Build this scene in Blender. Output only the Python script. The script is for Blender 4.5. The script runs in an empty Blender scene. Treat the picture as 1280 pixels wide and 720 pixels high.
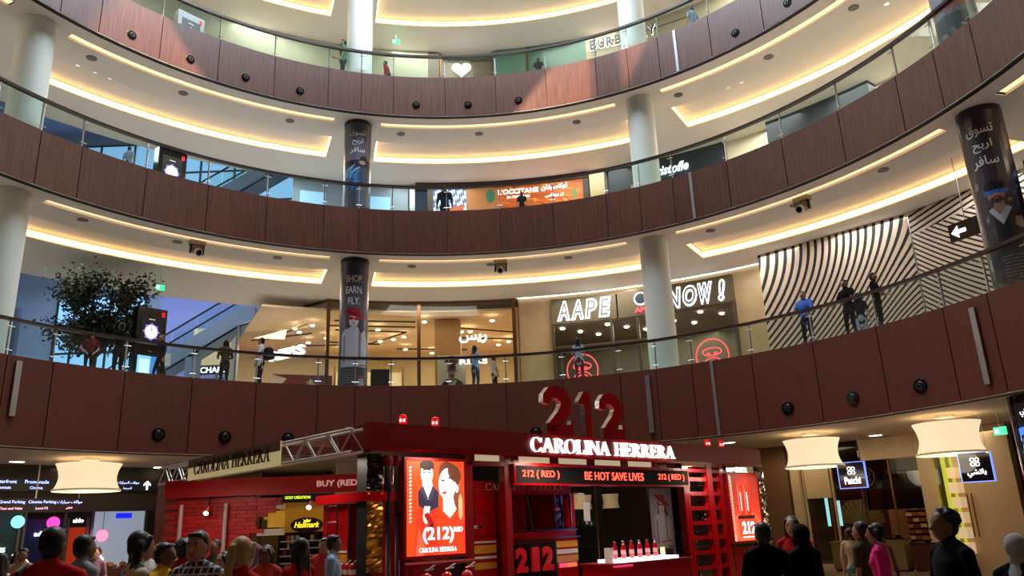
import bpy, bmesh, math, random
import numpy as np
from mathutils import Vector, Matrix
from mathutils.geometry import tessellate_polygon
random.seed(7)
S = bpy.context.scene
COL = S.collection
PI = math.pi

def lin(c):
    return tuple(((x/255)/12.92 if x/255 <= 0.04045 else ((x/255+0.055)/1.055)**2.4) for x in c)
def pol(r, phi, z=None):
    t = math.radians(phi)
    return (r*math.sin(t), r*math.cos(t)) if z is None else (r*math.sin(t), r*math.cos(t), z)

# ------------------------------------------------------------------ camera (world origin = centre of the round atrium)
cam = bpy.data.objects.new('camera', bpy.data.cameras.new('camera')); COL.objects.link(cam)
cam.data.sensor_width = 36; cam.data.lens = 980.5/1280*36; cam.data.clip_end = 300
PITCH, ROLL = 0.2962, -0.039
F_ = Vector((0, math.cos(PITCH), math.sin(PITCH))); R0 = Vector((1, 0, 0)); U0 = Vector((0, -math.sin(PITCH), math.cos(PITCH)))
RT = R0*math.cos(ROLL)+U0*math.sin(ROLL); UP = -R0*math.sin(ROLL)+U0*math.cos(ROLL)
M = Matrix((RT, UP, -F_)).transposed().to_4x4(); M.translation = Vector((1.4775, -13.21, 1.65))
cam.matrix_world = M
S.camera = cam
# ------------------------------------------------------------------ world, sun, skylight, exposure
S.view_settings.view_transform = 'Standard'; S.view_settings.look = 'None'
S.view_settings.gamma = 1; S.view_settings.use_curve_mapping = False
S.view_settings.exposure = 0.0
S.cycles.use_denoising = True
S.cycles.max_bounces = 7; S.cycles.transparent_max_bounces = 16
S.cycles.sample_clamp_indirect = 4
W = bpy.data.worlds.new('sky'); S.world = W; W.use_nodes = True
W.node_tree.nodes['Background'].inputs[0].default_value = (0.62, 0.78, 1.0, 1)
W.node_tree.nodes['Background'].inputs[1].default_value = 0.6
SUN_DIR = Vector((-0.12, 0.62, -0.75)).normalized()
def lamp(name, kind, loc, energy, color, **k):
    l = bpy.data.lights.new(name, kind); l.energy = energy; l.color = color
    for a, b in k.items():
        if a not in ('aim', 'vis'): setattr(l, a, b)
    o = bpy.data.objects.new(name, l); COL.objects.link(o); o.location = loc
    if 'aim' in k:
        o.rotation_euler = (Vector(k['aim'])-Vector(loc)).to_track_quat('-Z', 'Y').to_euler()
    return o
lamp('sun', 'SUN', (0, 0, 40), 16.0, (1.0, 0.84, 0.62), angle=0.02, aim=tuple(Vector((0, 0, 40))+SUN_DIR))
lamp('skylight', 'AREA', (0, 6.8, 28.6), 4200, (0.80, 0.89, 1.0), shape='DISK', size=10.5, spread=math.radians(150))
for n_, z_ in ((1, 10.7), (2, 16.05), (3, 22.7)):      # unseen fill panels added along each gallery; floor bounce brightens the ceilings
    for p_ in (-80, -52, -28, -6, 16, 38, 50, 64, 88):
        lamp('gallery_fill', 'AREA', pol(17.3, p_, z_), 125 if n_ > 1 else 95, (1, .95, .87), shape='RECTANGLE', size=3.5, size_y=1.6)

# ------------------------------------------------------------------ materials
MATS = {}
def mat(name, rgb=(200, 200, 200), rough=0.5, metal=0.0, emit=0.0, ergb=None, var=0.06, scale=8.0, stretch=(1, 1, 1), coat=0.0, bump=0.0):
    if name in MATS: return MATS[name]
    m = bpy.data.materials.new(name); m.use_nodes = True; nt = m.node_tree; N = nt.nodes; L = nt.links
    b = N['Principled BSDF']; c = lin(rgb)
    b.inputs['Roughness'].default_value = rough; b.inputs['Metallic'].default_value = metal
    b.inputs['Coat Weight'].default_value = coat
    tc = N.new('ShaderNodeTexCoord'); mp = N.new('ShaderNodeMapping'); mp.inputs['Scale'].default_value = stretch
    no = N.new('ShaderNodeTexNoise'); no.inputs['Scale'].default_value = scale; no.inputs['Detail'].default_value = 3
    L.new(tc.outputs['Object'], mp.inputs[0]); L.new(mp.outputs[0], no.inputs[0])
    rp = N.new('ShaderNodeMapRange'); rp.inputs['To Min'].default_value = 1-var*2; rp.inputs['To Max'].default_value = 1+var*2
    L.new(no.outputs[0], rp.inputs[0])
    mx = N.new('ShaderNodeVectorMath'); mx.operation = 'SCALE'; mx.inputs[0].default_value = c
    L.new(rp.outputs[0], mx.inputs['Scale']); L.new(mx.outputs[0], b.inputs['Base Color'])
    if bump:
        bp = N.new('ShaderNodeBump'); bp.inputs['Strength'].default_value = bump; L.new(no.outputs[0], bp.inputs['Height']); L.new(bp.outputs[0], b.inputs['Normal'])
    if emit:
        b.inputs['Emission Color'].default_value = (*lin(ergb or rgb), 1); b.inputs['Emission Strength'].default_value = emit
    MATS[name] = m; return m
def glass_mat(name, tint=(225, 238, 232), gloss=0.08, haze=0.0, rough=0.02):
    m = bpy.data.materials.new(name); m.use_nodes = True; nt = m.node_tree; N = nt.nodes; L = nt.links
    N.remove(N['Principled BSDF']); out = N['Material Output']
    t = N.new('ShaderNodeBsdfTransparent'); t.inputs[0].default_value = (*lin(tint), 1)
    g = N.new('ShaderNodeBsdfGlossy'); g.inputs['Roughness'].default_value = rough; g.inputs[0].default_value = (.9, .95, .95, 1)
    lw = N.new('ShaderNodeLayerWeight'); lw.inputs['Blend'].default_value = 0.25
    ma = N.new('ShaderNodeMath'); ma.operation = 'MULTIPLY_ADD'; ma.inputs[1].default_value = 0.35; ma.inputs[2].default_value = gloss
    L.new(lw.outputs['Fresnel'], ma.inputs[0])
    mi = N.new('ShaderNodeMixShader'); L.new(ma.outputs[0], mi.inputs[0]); L.new(t.outputs[0], mi.inputs[1]); L.new(g.outputs[0], mi.inputs[2])
    last = mi
    if haze:
        d = N.new('ShaderNodeBsdfDiffuse'); d.inputs[0].default_value = (.75, .82, .8, 1)
        m2 = N.new('ShaderNodeMixShader'); m2.inputs[0].default_value = haze; L.new(mi.outputs[0], m2.inputs[1]); L.new(d.outputs[0], m2.inputs[2]); last = m2
    L.new(last.outputs[0], out.inputs[0]); MATS[name] = m; return m
def attr_mat(name, emit=0.0, rough=0.4, coat=0.0):
    m = bpy.data.materials.new(name); m.use_nodes = True; nt = m.node_tree; b = nt.nodes['Principled BSDF']
    a = nt.nodes.new('ShaderNodeAttribute'); a.attribute_name = 'print'
    nt.links.new(a.outputs[0], b.inputs['Base Color']); b.inputs['Roughness'].default_value = rough; b.inputs['Coat Weight'].default_value = coat
    if emit:
        nt.links.new(a.outputs[0], b.inputs['Emission Color']); b.inputs['Emission Strength'].default_value = emit
    MATS[name] = m; return m

def wood_mat(name, c_dark, c_light, rough, coat):
    m = bpy.data.materials.new(name); m.use_nodes = True; nt = m.node_tree; N = nt.nodes; L = nt.links; b = N['Principled BSDF']
    b.inputs['Roughness'].default_value = rough; b.inputs['Coat Weight'].default_value = coat; b.inputs['Coat Roughness'].default_value = .3
    tc = N.new('ShaderNodeTexCoord'); mp = N.new('ShaderNodeMapping'); mp.inputs['Scale'].default_value = (9, 9, .35); L.new(tc.outputs['Object'], mp.inputs[0])
    n1 = N.new('ShaderNodeTexNoise'); n1.inputs['Scale'].default_value = 3.0; n1.inputs['Detail'].default_value = 5; L.new(mp.outputs[0], n1.inputs[0])
    oi = N.new('ShaderNodeObjectInfo'); ad = N.new('ShaderNodeMath'); ad.operation = 'MULTIPLY_ADD'; ad.inputs[1].default_value = .22; L.new(oi.outputs['Random'], ad.inputs[0]); 
    ct = N.new('ShaderNodeMapRange'); ct.inputs['From Min'].default_value = .3; ct.inputs['From Max'].default_value = .7; ct.inputs['To Max'].default_value = .8; L.new(n1.outputs[0], ct.inputs[0]); L.new(ct.outputs[0], ad.inputs[2])
    mx = N.new('ShaderNodeMix'); mx.data_type = 'RGBA'; mx.inputs['A'].default_value = (*lin(c_dark), 1); mx.inputs['B'].default_value = (*lin(c_light), 1); L.new(ad.outputs[0], mx.inputs['Factor']); L.new(mx.outputs['Result'], b.inputs['Base Color'])
    MATS[name] = m; return m
wood = wood_mat('veneer_wood', (66, 34, 24), (112, 64, 44), .36, .12)
wood_dark = mat('joint_dark', (22, 12, 10), 0.7)
wood_low = wood_mat('veneer_wood_red', (84, 31, 8), (102, 42, 12), .6, .0)
plaster = mat('cream_plaster', (230, 224, 210), 0.75, var=0.015)
plaster_lo = mat('warm_plaster', (206, 186, 160), 0.75, var=0.015)
paint = mat('column_paint', (222, 230, 222), 0.55, var=0.01)
steel = mat('brushed_steel', (170, 170, 172), 0.35, 0.8)
darksteel = mat('dark_steel', (52, 50, 52), 0.4, 0.6)
rail_m = mat('dark_handrail', (52, 34, 30), 0.3, 0.1)
black = mat('black_paint', (14, 14, 16), 0.4)
blackgloss = mat('black_gloss', (10, 10, 12), 0.12, coat=0.5)
chrome = mat('chrome', (220, 220, 225), 0.12, 1.0)
gold = mat('gold_foil', (205, 140, 50), 0.25, 1.0, var=0.25, scale=14, bump=0.8)
bronze = mat('bronze_metal', (128, 92, 62), 0.3, 0.85)
marble = mat('beige_marble', (196, 170, 130), 0.3, var=0.10, scale=2.5)
stone_floor = mat('polished_stone', (132, 116, 100), 0.18, var=0.10, scale=1.5)
floor_up = mat('upper_floor_stone', (192, 188, 182), 0.3, var=0.06)
grey_vent = mat('grille_grey', (120, 112, 104), 0.6)
glass = glass_mat('balustrade_glass', (243, 250, 247), 0.035, 0.012)
shopglass = glass_mat('shop_glass', (246, 246, 240), 0.012, 0.0)
redgloss = mat('fire_red', (184, 10, 18), 0.18, coat=0.6, var=0.05)
reddark = mat('deep_red', (150, 8, 14), 0.35, var=0.05)
redbrick = mat('brick_red', (196, 20, 22), 0.45, var=0.12)
white = mat('white_paint', (225, 225, 222), 0.5)
yellow = mat('yellow_stripe', (222, 150, 30), 0.4)
strip_e = mat('cove_lamp', (255, 220, 165), 0.5, emit=3.6, ergb=(255, 204, 142))
slot_e = mat('slot_lamp', (255, 225, 180), 0.5, emit=1.2, ergb=(255, 218, 170))
down_e = mat('downlight_glow', (255, 240, 215), 0.5, emit=14, ergb=(255, 232, 200))
white_e = mat('white_tube', (255, 255, 255), 0.5, emit=3.0, ergb=(250, 250, 245))
neon_e = mat('neon_white', (255, 255, 255), 0.5, emit=1.9, ergb=(235, 245, 255))
red_e = mat('neon_red', (255, 60, 70), 0.5, emit=2.2, ergb=(255, 70, 80))
led_e = mat('led_red', (255, 60, 40), 0.5, emit=4.0, ergb=(255, 72, 50))
letter_grey = mat('letter_grey', (120, 122, 122), 0.5)
shade_e = mat('lampshade_glow', (250, 236, 205), 0.8, emit=0.85, ergb=(255, 232, 190))
blue_e = mat('daylight_window', (150, 200, 240), 0.4, emit=0.75, ergb=(140, 195, 235))
attr_p = attr_mat('printed_film', 0.0, 0.35, 0.2); attr_w = attr_mat('printed_board', 0, 0.6); attr_e = attr_mat('backlit_print', 1.5); attr_s = attr_mat('screen_print', 1.4)

# ------------------------------------------------------------------ object helpers
def link(name, me, parent=None, label=None, cat=None, group=None, kind=None, loc=None, rz=None):
    o = bpy.data.objects.new(name, me); COL.objects.link(o)
    if parent is not None: o.parent = parent
    if loc is not None: o.location = loc
    if rz is not None: o.rotation_euler = (0, 0, math.radians(rz))
    for k_, v_ in (('label', label), ('category', cat), ('group', group), ('kind', kind)):
        if v_: o[k_] = v_
    return o
def empty(name, label, cat, loc=(0, 0, 0), rz=0, group=None, kind=None):
    o = link(name, None, None, label, cat, group, kind, loc, rz); o.empty_display_size = 0.2; return o
class MB:
    def __init__(s): s.v = []; s.f = []; s.m = []; s.mi = 0
    def add(s, vs, fs, mi=None):
        b = len(s.v); s.v += [tuple(x) for x in vs]; mi = s.mi if mi is None else mi
        for f in fs: s.f.append(tuple(b+i for i in f)); s.m.append(mi)
        return s
    def box(s, x0, x1, y0, y1, z0, z1, mi=None):
        return s.add([(x, y, z) for z in (z0, z1) for y in (y0, y1) for x in (x0, x1)],
                     [(0, 2, 3, 1), (4, 5, 7, 6), (0, 1, 5, 4), (2, 6, 7, 3), (0, 4, 6, 2), (1, 3, 7, 5)], mi)
    def band(s, r0, r1, z0, z1, p0, p1, step=1.5, mi=None):   # solid sector about the atrium centre
        n = max(1, int(math.ceil(abs(p1-p0)/step))); vs = []; fs = []
        for i in range(n+1):
            p = p0+(p1-p0)*i/n
            for r, z in ((r0, z0), (r1, z0), (r1, z1), (r0, z1)): vs.append(pol(r, p, z))
        for i in range(n):
            a = 4*i; b = a+4
            for k in range(4):
                l = (k+1) % 4; fs.append((a+k, b+k, b+l, a+l))
        if abs(p1-p0) < 359.9: fs += [(0, 1, 2, 3), (4*n+3, 4*n+2, 4*n+1, 4*n)]
        return s.add(vs, fs, mi)
    def tube(s, p0, p1, r0, r1=None, n=12, mi=None, cap=True):
        r1 = r0 if r1 is None else r1; a = Vector(p0); b = Vector(p1); d = (b-a).normalized()
        q = Vector((0, 0, 1)) if abs(d.z) < 0.9 else Vector((1, 0, 0)); e = d.cross(q).normalized(); g = d.cross(e)
        vs = []
        for c, r in ((a, r0), (b, r1)):
            for i in range(n):
                t = 2*PI*i/n; vs.append(c+e*(r*math.cos(t))+g*(r*math.sin(t)))
        fs = [(i, (i+1) % n, n+(i+1) % n, n+i) for i in range(n)]
        if cap: fs += [tuple(range(n-1, -1, -1)), tuple(range(n, 2*n))]
        return s.add(vs, fs, mi)
    def lathe(s, prof, n=24, c=(0, 0, 0), mi=None, cap=True):
        vs = []; fs = []
        for r, z in prof:
            for i in range(n):
                t = 2*PI*i/n; vs.append((c[0]+r*math.cos(t), c[1]+r*math.sin(t), c[2]+z))
        for k in range(len(prof)-1):
            for i in range(n): fs.append((k*n+i, k*n+(i+1) % n, (k+1)*n+(i+1) % n, (k+1)*n+i))
        if cap: fs += [tuple(range(n-1, -1, -1)), tuple((len(prof)-1)*n+i for i in range(n))]
        return s.add(vs, fs, mi)
    def prism(s, pts, O, ex, ey, ez, d0, d1, mi=None):   # polygon pts in (ex, ey), extruded d0..d1 along ez
        O, ex, ey, ez = map(Vector, (O, ex, ey, ez)); n = len(pts)
        vs = [O+ex*p[0]+ey*p[1]+ez*d0 for p in pts]+[O+ex*p[0]+ey*p[1]+ez*d1 for p in pts]
        tr = tessellate_polygon([[Vector((p[0], p[1], 0)) for p in pts]])
        return s.add(vs, [tuple(t) for t in tr]+[tuple(n+i for i in t[::-1]) for t in tr]+[(i, (i+1) % n, n+(i+1) % n, n+i) for i in range(n)], mi)
    def mesh(s, mats, smooth=False):
        me = bpy.data.meshes.new('mesh'); me.from_pydata(s.v, [], s.f)
        for m in (mats if isinstance(mats, (list, tuple)) else [mats]): me.materials.append(m)
        me.polygons.foreach_set('material_index', s.m)
        if smooth: me.polygons.foreach_set('use_smooth', [True]*len(s.f))
        bm = bmesh.new(); bm.from_mesh(me); bmesh.ops.recalc_face_normals(bm, faces=bm.faces)
        if smooth:
            for e in bm.edges:
                if len(e.link_faces) == 2 and e.calc_face_angle(0) > 0.7: e.smooth = False
        bm.to_mesh(me); bm.free()
        return me
    def build(s, name, mats, parent=None, smooth=False, **k): return link(name, s.mesh(mats, smooth), parent, **k)
def arc_part(name, m, parent, *a, **k):
    return MB().band(*a).build(name, m, parent, **k)

# text ------------------------------------------------------------
TEXT = {}
def text_mesh(t, size=1.0, depth=0.02, bold=0.0, spacing=1.0, shear=0.0):
    key = (t, size, depth, bold, spacing, shear)
    if key in TEXT: return TEXT[key]
    c = bpy.data.curves.new('t', 'FONT'); c.body = t; c.size = size; c.extrude = depth/2; c.offset = bold; c.space_character = spacing; c.shear = shear
    c.align_x = 'CENTER'; c.resolution_u = 3
    o = bpy.data.objects.new('t', c); COL.objects.link(o); dg = bpy.context.evaluated_depsgraph_get(); dg.update()
    me = o.evaluated_get(dg).to_mesh()
    v = np.array([x.co[:] for x in me.vertices]) if len(me.vertices) else np.zeros((0, 3)); f = [tuple(p.vertices) for p in me.polygons]
    o.evaluated_get(dg).to_mesh_clear(); bpy.data.objects.remove(o); bpy.data.curves.remove(c)
    TEXT[key] = (v, f); return v, f
AR = {'ا': (0xFE8D, 0), 'ب': (0xFE8F, 1), 'ت': (0xFE95, 1), 'ح': (0xFEA1, 1), 'ر': (0xFEAD, 0), 'س': (0xFEB1, 1), 'ش': (0xFEB5, 1), 'ف': (0xFED1, 1), 'ق': (0xFED5, 1),
      'ك': (0xFED9, 1), 'ل': (0xFEDD, 1), 'م': (0xFEE1, 1), 'ن': (0xFEE5, 1), 'و': (0xFEED, 0), 'ي': (0xFEF1, 1), 'د': (0xFEA9, 0), 'ة': (0xFE93, 0), 'ه': (0xFEE9, 1), 'ع': (0xFEC9, 1), 'ط': (0xFEC1, 1), 'ص': (0xFEB9, 1)}
def arabic(s):
    out = ''
    for w in s.split(' '):
        r = ''
        for i, ch in enumerate(w):
            b, dual = AR[ch]; prev = i > 0 and AR[w[i-1]][1]; nxt = i < len(w)-1 and dual
            r += chr(b+(3 if prev and nxt else 1 if prev else 2 if nxt else 0))
        out = r[::-1]+(' ' if out else '')+out
    return out
def fit(v, w=None, h=None):
    v = v.copy()
    if not len(v): return v
    lo = v.min(0); hi = v.max(0); v[:, 0] -= (lo[0]+hi[0])/2; v[:, 1] -= lo[1]
    sx = w/(hi[0]-lo[0]) if w else None; sy = h/(hi[1]-lo[1]) if h else None
    v[:, 0] *= sx or sy; v[:, 1] *= sy or sx
    return v
def plane_map(O, ex, n):
    O, ex, n = Vector(O), Vector(ex).normalized(), Vector(n).normalized()
    return lambda p: O+ex*float(p[0])+Vector((0, 0, 1))*float(p[1])+n*float(p[2])
def ring_map(r, phi, z):      # on the inner side of a cylinder about the atrium centre, read from inside
    return lambda p: Vector(pol(r-float(p[2]), phi+math.degrees(float(p[0])/r), z+float(p[1])))
def col_map(cx, cy, r, ang, z):   # wrapped on a column, ang = direction (deg from +y, clockwise) the text faces
    def g(p):
        a = math.radians(ang)-float(p[0])/r; return Vector((cx+(r+float(p[2]))*math.sin(a), cy+(r+float(p[2]))*math.cos(a), z+float(p[1])))
    return g
def text_obj(name, t, mp, w=None, h=None, depth=0.02, bold=0.0, m=None, parent=None, spacing=1.0, shear=0.0, **k):
    v, f = text_mesh(t, 1.0, depth, bold, spacing, shear); v = fit(v, w, h)
    mb = MB(); mb.add([mp(p) for p in v], f)
    me = bpy.data.meshes.new('text'); me.from_pydata([tuple(x) for x in mb.v], [], mb.f); me.materials.append(m)
    return link(name, me, parent, **k)

# prints: a picture drawn in code, laid down as coloured faces -----
class Canvas:
    def __init__(s, w, h, bg=(255, 255, 255)):
        s.w, s.h = w, h; s.a = np.zeros((h, w, 3)); s.a[:] = bg
        s.Y, s.X = np.mgrid[0:h, 0:w]; s.X = (s.X+.5)/w; s.Y = 1-(s.Y+.5)/h     # v up
    def put(s, m, c, al=1.0): s.a[m] = s.a[m]*(1-al)+np.array(c, float)*al
    def ell(s, x, y, rx, ry, c, rot=0, al=1):
        dx, dy = s.X-x, s.Y-y; a = math.radians(rot); asp = s.h/s.w*1.0
        u = dx*math.cos(a)+dy*math.sin(a); v = -dx*math.sin(a)+dy*math.cos(a)
        s.put((u/rx)**2+(v/ry)**2 < 1, c, al)
    def poly(s, pts, c, al=1):
        ins = np.zeros_like(s.X, bool); n = len(pts)
        for i in range(n):
            x0, y0 = pts[i]; x1, y1 = pts[(i+1) % n]
            if y0 == y1: continue
            cnd = ((y0 > s.Y) != (y1 > s.Y)) & (s.X < (x1-x0)*(s.Y-y0)/(y1-y0)+x0); ins ^= cnd
        s.put(ins, c, al)
    def grad(s, c0, c1, m=None):
        t = (1-s.Y)[..., None]; g = np.array(c0)*(1-t)+np.array(c1)*t
        if m is None: s.a[:] = g
        else: s.a[m] = g[m]
    def mesh(s, mp, m, maxrun=400):
        V = {}; vs = []; fs = []; cols = []; q = np.round(s.a/4)*4
        def vid(i, j):
            k = (i, j)
            if k not in V: V[k] = len(vs); vs.append(tuple(mp((i/s.w, 1-j/s.h))))
            return V[k]
        for j in range(s.h):
            i = 0; row = q[j]
            ch = np.any(row[1:] != row[:-1], axis=1)
            while i < s.w:
                e = i+1
                while e < s.w and not ch[e-1] and e-i < maxrun: e += 1
                fs.append((vid(i, j), vid(i, j+1), vid(e, j+1), vid(e, j))); cols.append(lin(np.clip(row[i], 0, 255))); i = e
        me = bpy.data.meshes.new('print'); me.from_pydata(vs, [], fs); me.materials.append(m)
        at = me.color_attributes.new('print', 'FLOAT_COLOR', 'CORNER')
        c = np.repeat(np.c_[np.array(cols), np.ones(len(cols))], 4, axis=0).astype(np.float32); at.data.foreach_set('color', c.ravel())
        return me

# ================================================================== THE ATRIUM SHELL
R = 12.5
COLP = [-62.6, -17.3, 28.0, 73.4]                     # column bearings
LV = {1: (3.996, 6.2275, 6.1), 2: (10.82, 12.434, 12.3), 3: (16.17, 17.79, 17.66)}   # soffit, top of wood, floor
TOPZ = 22.8
o = MB().box(-46, 46, -46, 46, -0.3, 0).build('floor', stone_floor, kind='structure')
floors = {}
for n, (zs, zt, zf) in LV.items():
    rr = {1: 46, 2: 20.2, 3: 18.7}[n]
    mb = MB(); mb.band(R+.14, rr, zs+.35, zf, 0, 360, 5); mb.build('floor', floor_up, kind='structure')
def ceiling(zs, r_out, m, name='ceiling', deep=0.35, holes=True, p0=-95, p1=105):
    """the soffit ring with its narrow lamp slots and wide cove trays between the columns"""
    mb = MB(); t = 0.02
    def ring(r0, r1, gaps, depth):
        pos = p0
        for g0, g1 in gaps+[(p1, p1)]:
            if g0 > pos: mb.band(r0, r1, zs, zs+t, pos, g0, 1.5)
            if g1 > g0: mb.band(r0, r1, zs+depth, zs+depth+t, g0, g1, 1.5)
            pos = g1
    sl = [(c+3.5, c+41.6) for c in COLP[:1]]+[(c+3.5, c+41.6) for c in COLP[1:]]
    sl = [(COLP[0]-41.8, COLP[0]-3.8)]+sl; sl = [(max(a, p0), min(b, p1)) for a, b in sl]
    tr = [(a-.3, b+.3) for a, b in sl]; tr = [(max(a, p0), min(b, p1)) for a, b in tr]
    mb.band(R, 13.17, zs, zs+t, p0, p1); ring(13.17, 13.47, sl, .10); mb.band(13.47, 14.62, zs, zs+t, p0, p1)
    ring(14.62, 16.42, tr, .30); mb.band(16.42, r_out, zs, zs+t, p0, p1)
    # lips of the recesses
    for a, b in sl:
        mb.band(13.165, 13.17, zs, zs+.12, a, b); mb.band(13.47, 13.475, zs, zs+.12, a, b)
    for a, b in tr:
        mb.band(14.615, 14.62, zs, zs+.32, a, b); mb.band(16.42, 16.43, zs, zs+.32, a, b)
        for e in (a, b): mb.band(14.62, 16.42, zs, zs+.32, e-.02 if e == a else e, e if e == a else e+.02)
    mb.band(R, r_out, zs, zs+t, p1, 360+p0, 5)
    c = mb.build(name, m, kind='structure')
    for a, b in sl:
        MB().band(13.19, 13.46, zs+.075, zs+.095, a+.05, b-.05).build('slot_lamp', slot_e, c)
    for a, b in tr:
        k = MB(); k.band(16.35, 16.415, zs+.04, zs+.2, a+.1, b-.1)
        for e in (a+.05, b-.25): k.band(14.72, 16.35, zs+.05, zs+.13, e, e+.2)
        k.build('cove_lamp', strip_e, c)
    return c
ceil1 = ceiling(LV[2][0], 20.2, plaster); ceil2 = ceiling(LV[3][0], 18.7, plaster); ceil3 = ceiling(TOPZ, 21, plaster)
# ground floor soffit: plain, with downlights and drum shades
mb = MB(); mb.band(R, 24, 3.99, 4.03, 0, 360, 3); gceil = mb.build('ceiling', plaster_lo, kind='structure')

# unseen roof added to shape sunlight; its holes are the top parapet's sun patches, back-projected
def back(P, z=30.0):
    t = (P.z-z)/SUN_DIR.z; return P-SUN_DIR*t
holes = [[(-54, 18.3), (-50, 18.3), (-41.4, 16.0), (-60, 15.6)],
         [(15.6, 17.9), (21.6, 18.3), (22.0, 16.1), (8, 16.0)],
         [(26.5, 18.3), (33.2, 18.3), (27.3, 16.3)]]
hl = [[back(Vector(pol(R, p, z))) for p, z in h] for h in holes]
outer = [Vector((-46, -46, 30)), Vector((46, -46, 30)), Vector((46, 46, 30)), Vector((-46, 46, 30))]
loops = [outer]+hl; flat = [p for l in loops for p in l]
tr = tessellate_polygon(loops)
me = bpy.data.meshes.new('roof'); me.from_pydata([tuple(p) for p in flat], [], [tuple(t) for t in tr]); me.materials.append(plaster)
roof = link('ceiling', me, kind='structure')

# parapets: wood panels, joints, vents, steel strips
def seams(n):
    s = []
    for c in [COLP[0]-45.3]+COLP:
        s += [c, c+5.3, c+13.95, c+22.6, c+31.25, c+39.9]
    return [x for x in sorted(s) if -93 < x < 105]
VENT = {1: (4.53, [-43.75, -35.17, -26.6, 2.0, 10.0, 46.06, 54.77, 63.45, -9, 19], .17), 2: (None, [], 0), 3: (16.63, [-52.8, -44.2, -35.76, -27.2, -8.2, .54, 9.12, 46.04, 54.72], .13)}
VENT[1] = (4.53, [-43.75, -35.17, -26.6, 9.5, 46.06, 54.77, 63.45], .17)
for n, (zs, zt, zf) in LV.items():
    wm = wood_low if n == 1 else wood
    mb = MB(); mb.band(R+.03, R+.14, zs, zt-.02, 0, 360, 3); mb.band(R+.0, R+.14, zs-.03, zs, 0, 360, 3)
    tr_ = mb.build('trim_%d' % n, wood_dark, kind='structure')
    sm = seams(n)
    for a, b in zip(sm[:-1], sm[1:]):
        arc_part('wood_panel', wm, tr_, R-.005, R+.035, zs+.015, zt, a+.06, b-.06, 1.1)
    arc_part('wood_panel', wm, tr_, R, R+.03, zs, zt, 105, 267, 3)
    zv, lst, rv = VENT[n]
    for p in lst:
        c = pol(R-.005, p, zv); d = Vector(pol(-1, p, 0)).normalized(); c = Vector(c)
        mb = MB(); mb.tube(c, c+d*.035, rv*1.12, rv, 24, 0); mb.tube(c+d*.03, c+d*.06, rv*.72, rv*.55, 20, 1); mb.tube(c+d*.05, c+d*.075, rv*.3, rv*.2, 16, 0)
        mb.build('round_air_vent', [blackgloss, black], tr_, smooth=True)
    strips = {1: [(-61.3, 4.72, 6.1), (26.7, 4.28, 6.05), (71.5, 4.26, 6.0), (-18.3, 4.1, 4.9)], 2: [], 3: []}[n]
    for p, z0, z1 in strips:
        MB().band(R-.07, R-.005, z0, z1, p-.33, p+.33).build('steel_bar', steel, tr_)
    MB().band(R-.03, R-.0, zs, zt+.0, 36.0, 36.45).build('expansion_joint_cover', steel, tr_)
    # glass balustrade
    g = empty('glass_balustrade', {1: 'curved glass balustrade with dark handrail on the lowest parapet', 2: 'curved glass balustrade with dark handrail on the middle parapet',
              3: 'curved glass balustrade with dark handrail on the topmost parapet below the grey letters'}[n], 'balustrade', group=None)
    hz = zt+.92
    for a, b in zip(sm[:-1], sm[1:]):
        arc_part('glass_pane', glass, g, R+.05, R+.065, zt-.05, hz-.02, a+.12, b-.12, 1.5)
    for a in sm:
        if n == 1 and round(a, 1) in (-1,): continue
        mb = MB(); x, y = pol(R+.09, a); mb.box(x-.02, x+.02, y-.02, y+.02, zf, hz-.03); mb.build('post', steel, g)
        for zc in (hz-.2, zt+.12): mb = MB(); mb.tube(pol(R+.02, a-.45, zc), pol(R+.02, a+.45, zc), .012, n=6); mb.build('glass_clamp', steel, g)
    mb = MB(); mb.band(R-.02, R+.10, hz-.05, hz+.03, -93, 105, 1); mb.build('handrail', rail_m, g)

# columns
CR = 13.47; CRAD = .475
LVN = {0: 'ground floor', 1: 'first gallery', 2: 'second gallery', 3: 'top gallery'}
COLN = {0: 'far left', 1: 'centre-left', 2: 'centre-right', 3: 'far right'}
def banner(i, n, label):
    x, y = pol(CR, COLP[i]); z0, z1 = {1: (6.1, 10.81), 2: (12.3, 16.16), 0: (0, 3.98), 3: (17.66, TOPZ)}[n]
    ang = math.degrees(math.atan2(1.4775-x, -13.21-y))   # turned to face the middle of the floor
    t = empty('banner', label, 'banner', (0, 0, 0))
    h = z1-z0; per = 2*PI*(CRAD+.012); W_, H_ = 260, int(260*h/per)
    return t, x, y, z0, z1, ang, per, W_, H_
def wrap(cv, x, y, ang, z0, z1, r, m, frac=1.0):
    def mp(p):
        a = math.radians(ang)-(p[0]-.5)*2*PI*frac; return (x+r*math.sin(a), y+r*math.cos(a), z0+(z1-z0)*p[1])
    return cv.mesh(mp, m, 8)
for i, c in enumerate(COLP):
    for n in (0, 1, 2, 3):
        if n == 0 and i == 3: continue
        z0, z1 = {1: (6.1, 10.815), 2: (12.3, 16.165), 0: (0, 3.99), 3: (17.66, TOPZ)}[n]
        x, y = pol(CR, c)
        mb = MB(); mb.lathe([(CRAD+.02, 0), (CRAD+.02, .12), (CRAD, .13), (CRAD, z1-z0)], 40); 
        mb.build('trim_%d' % (10+4*i+n), paint if n else plaster_lo, smooth=True, kind='structure', loc=(x, y, z0))

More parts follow.
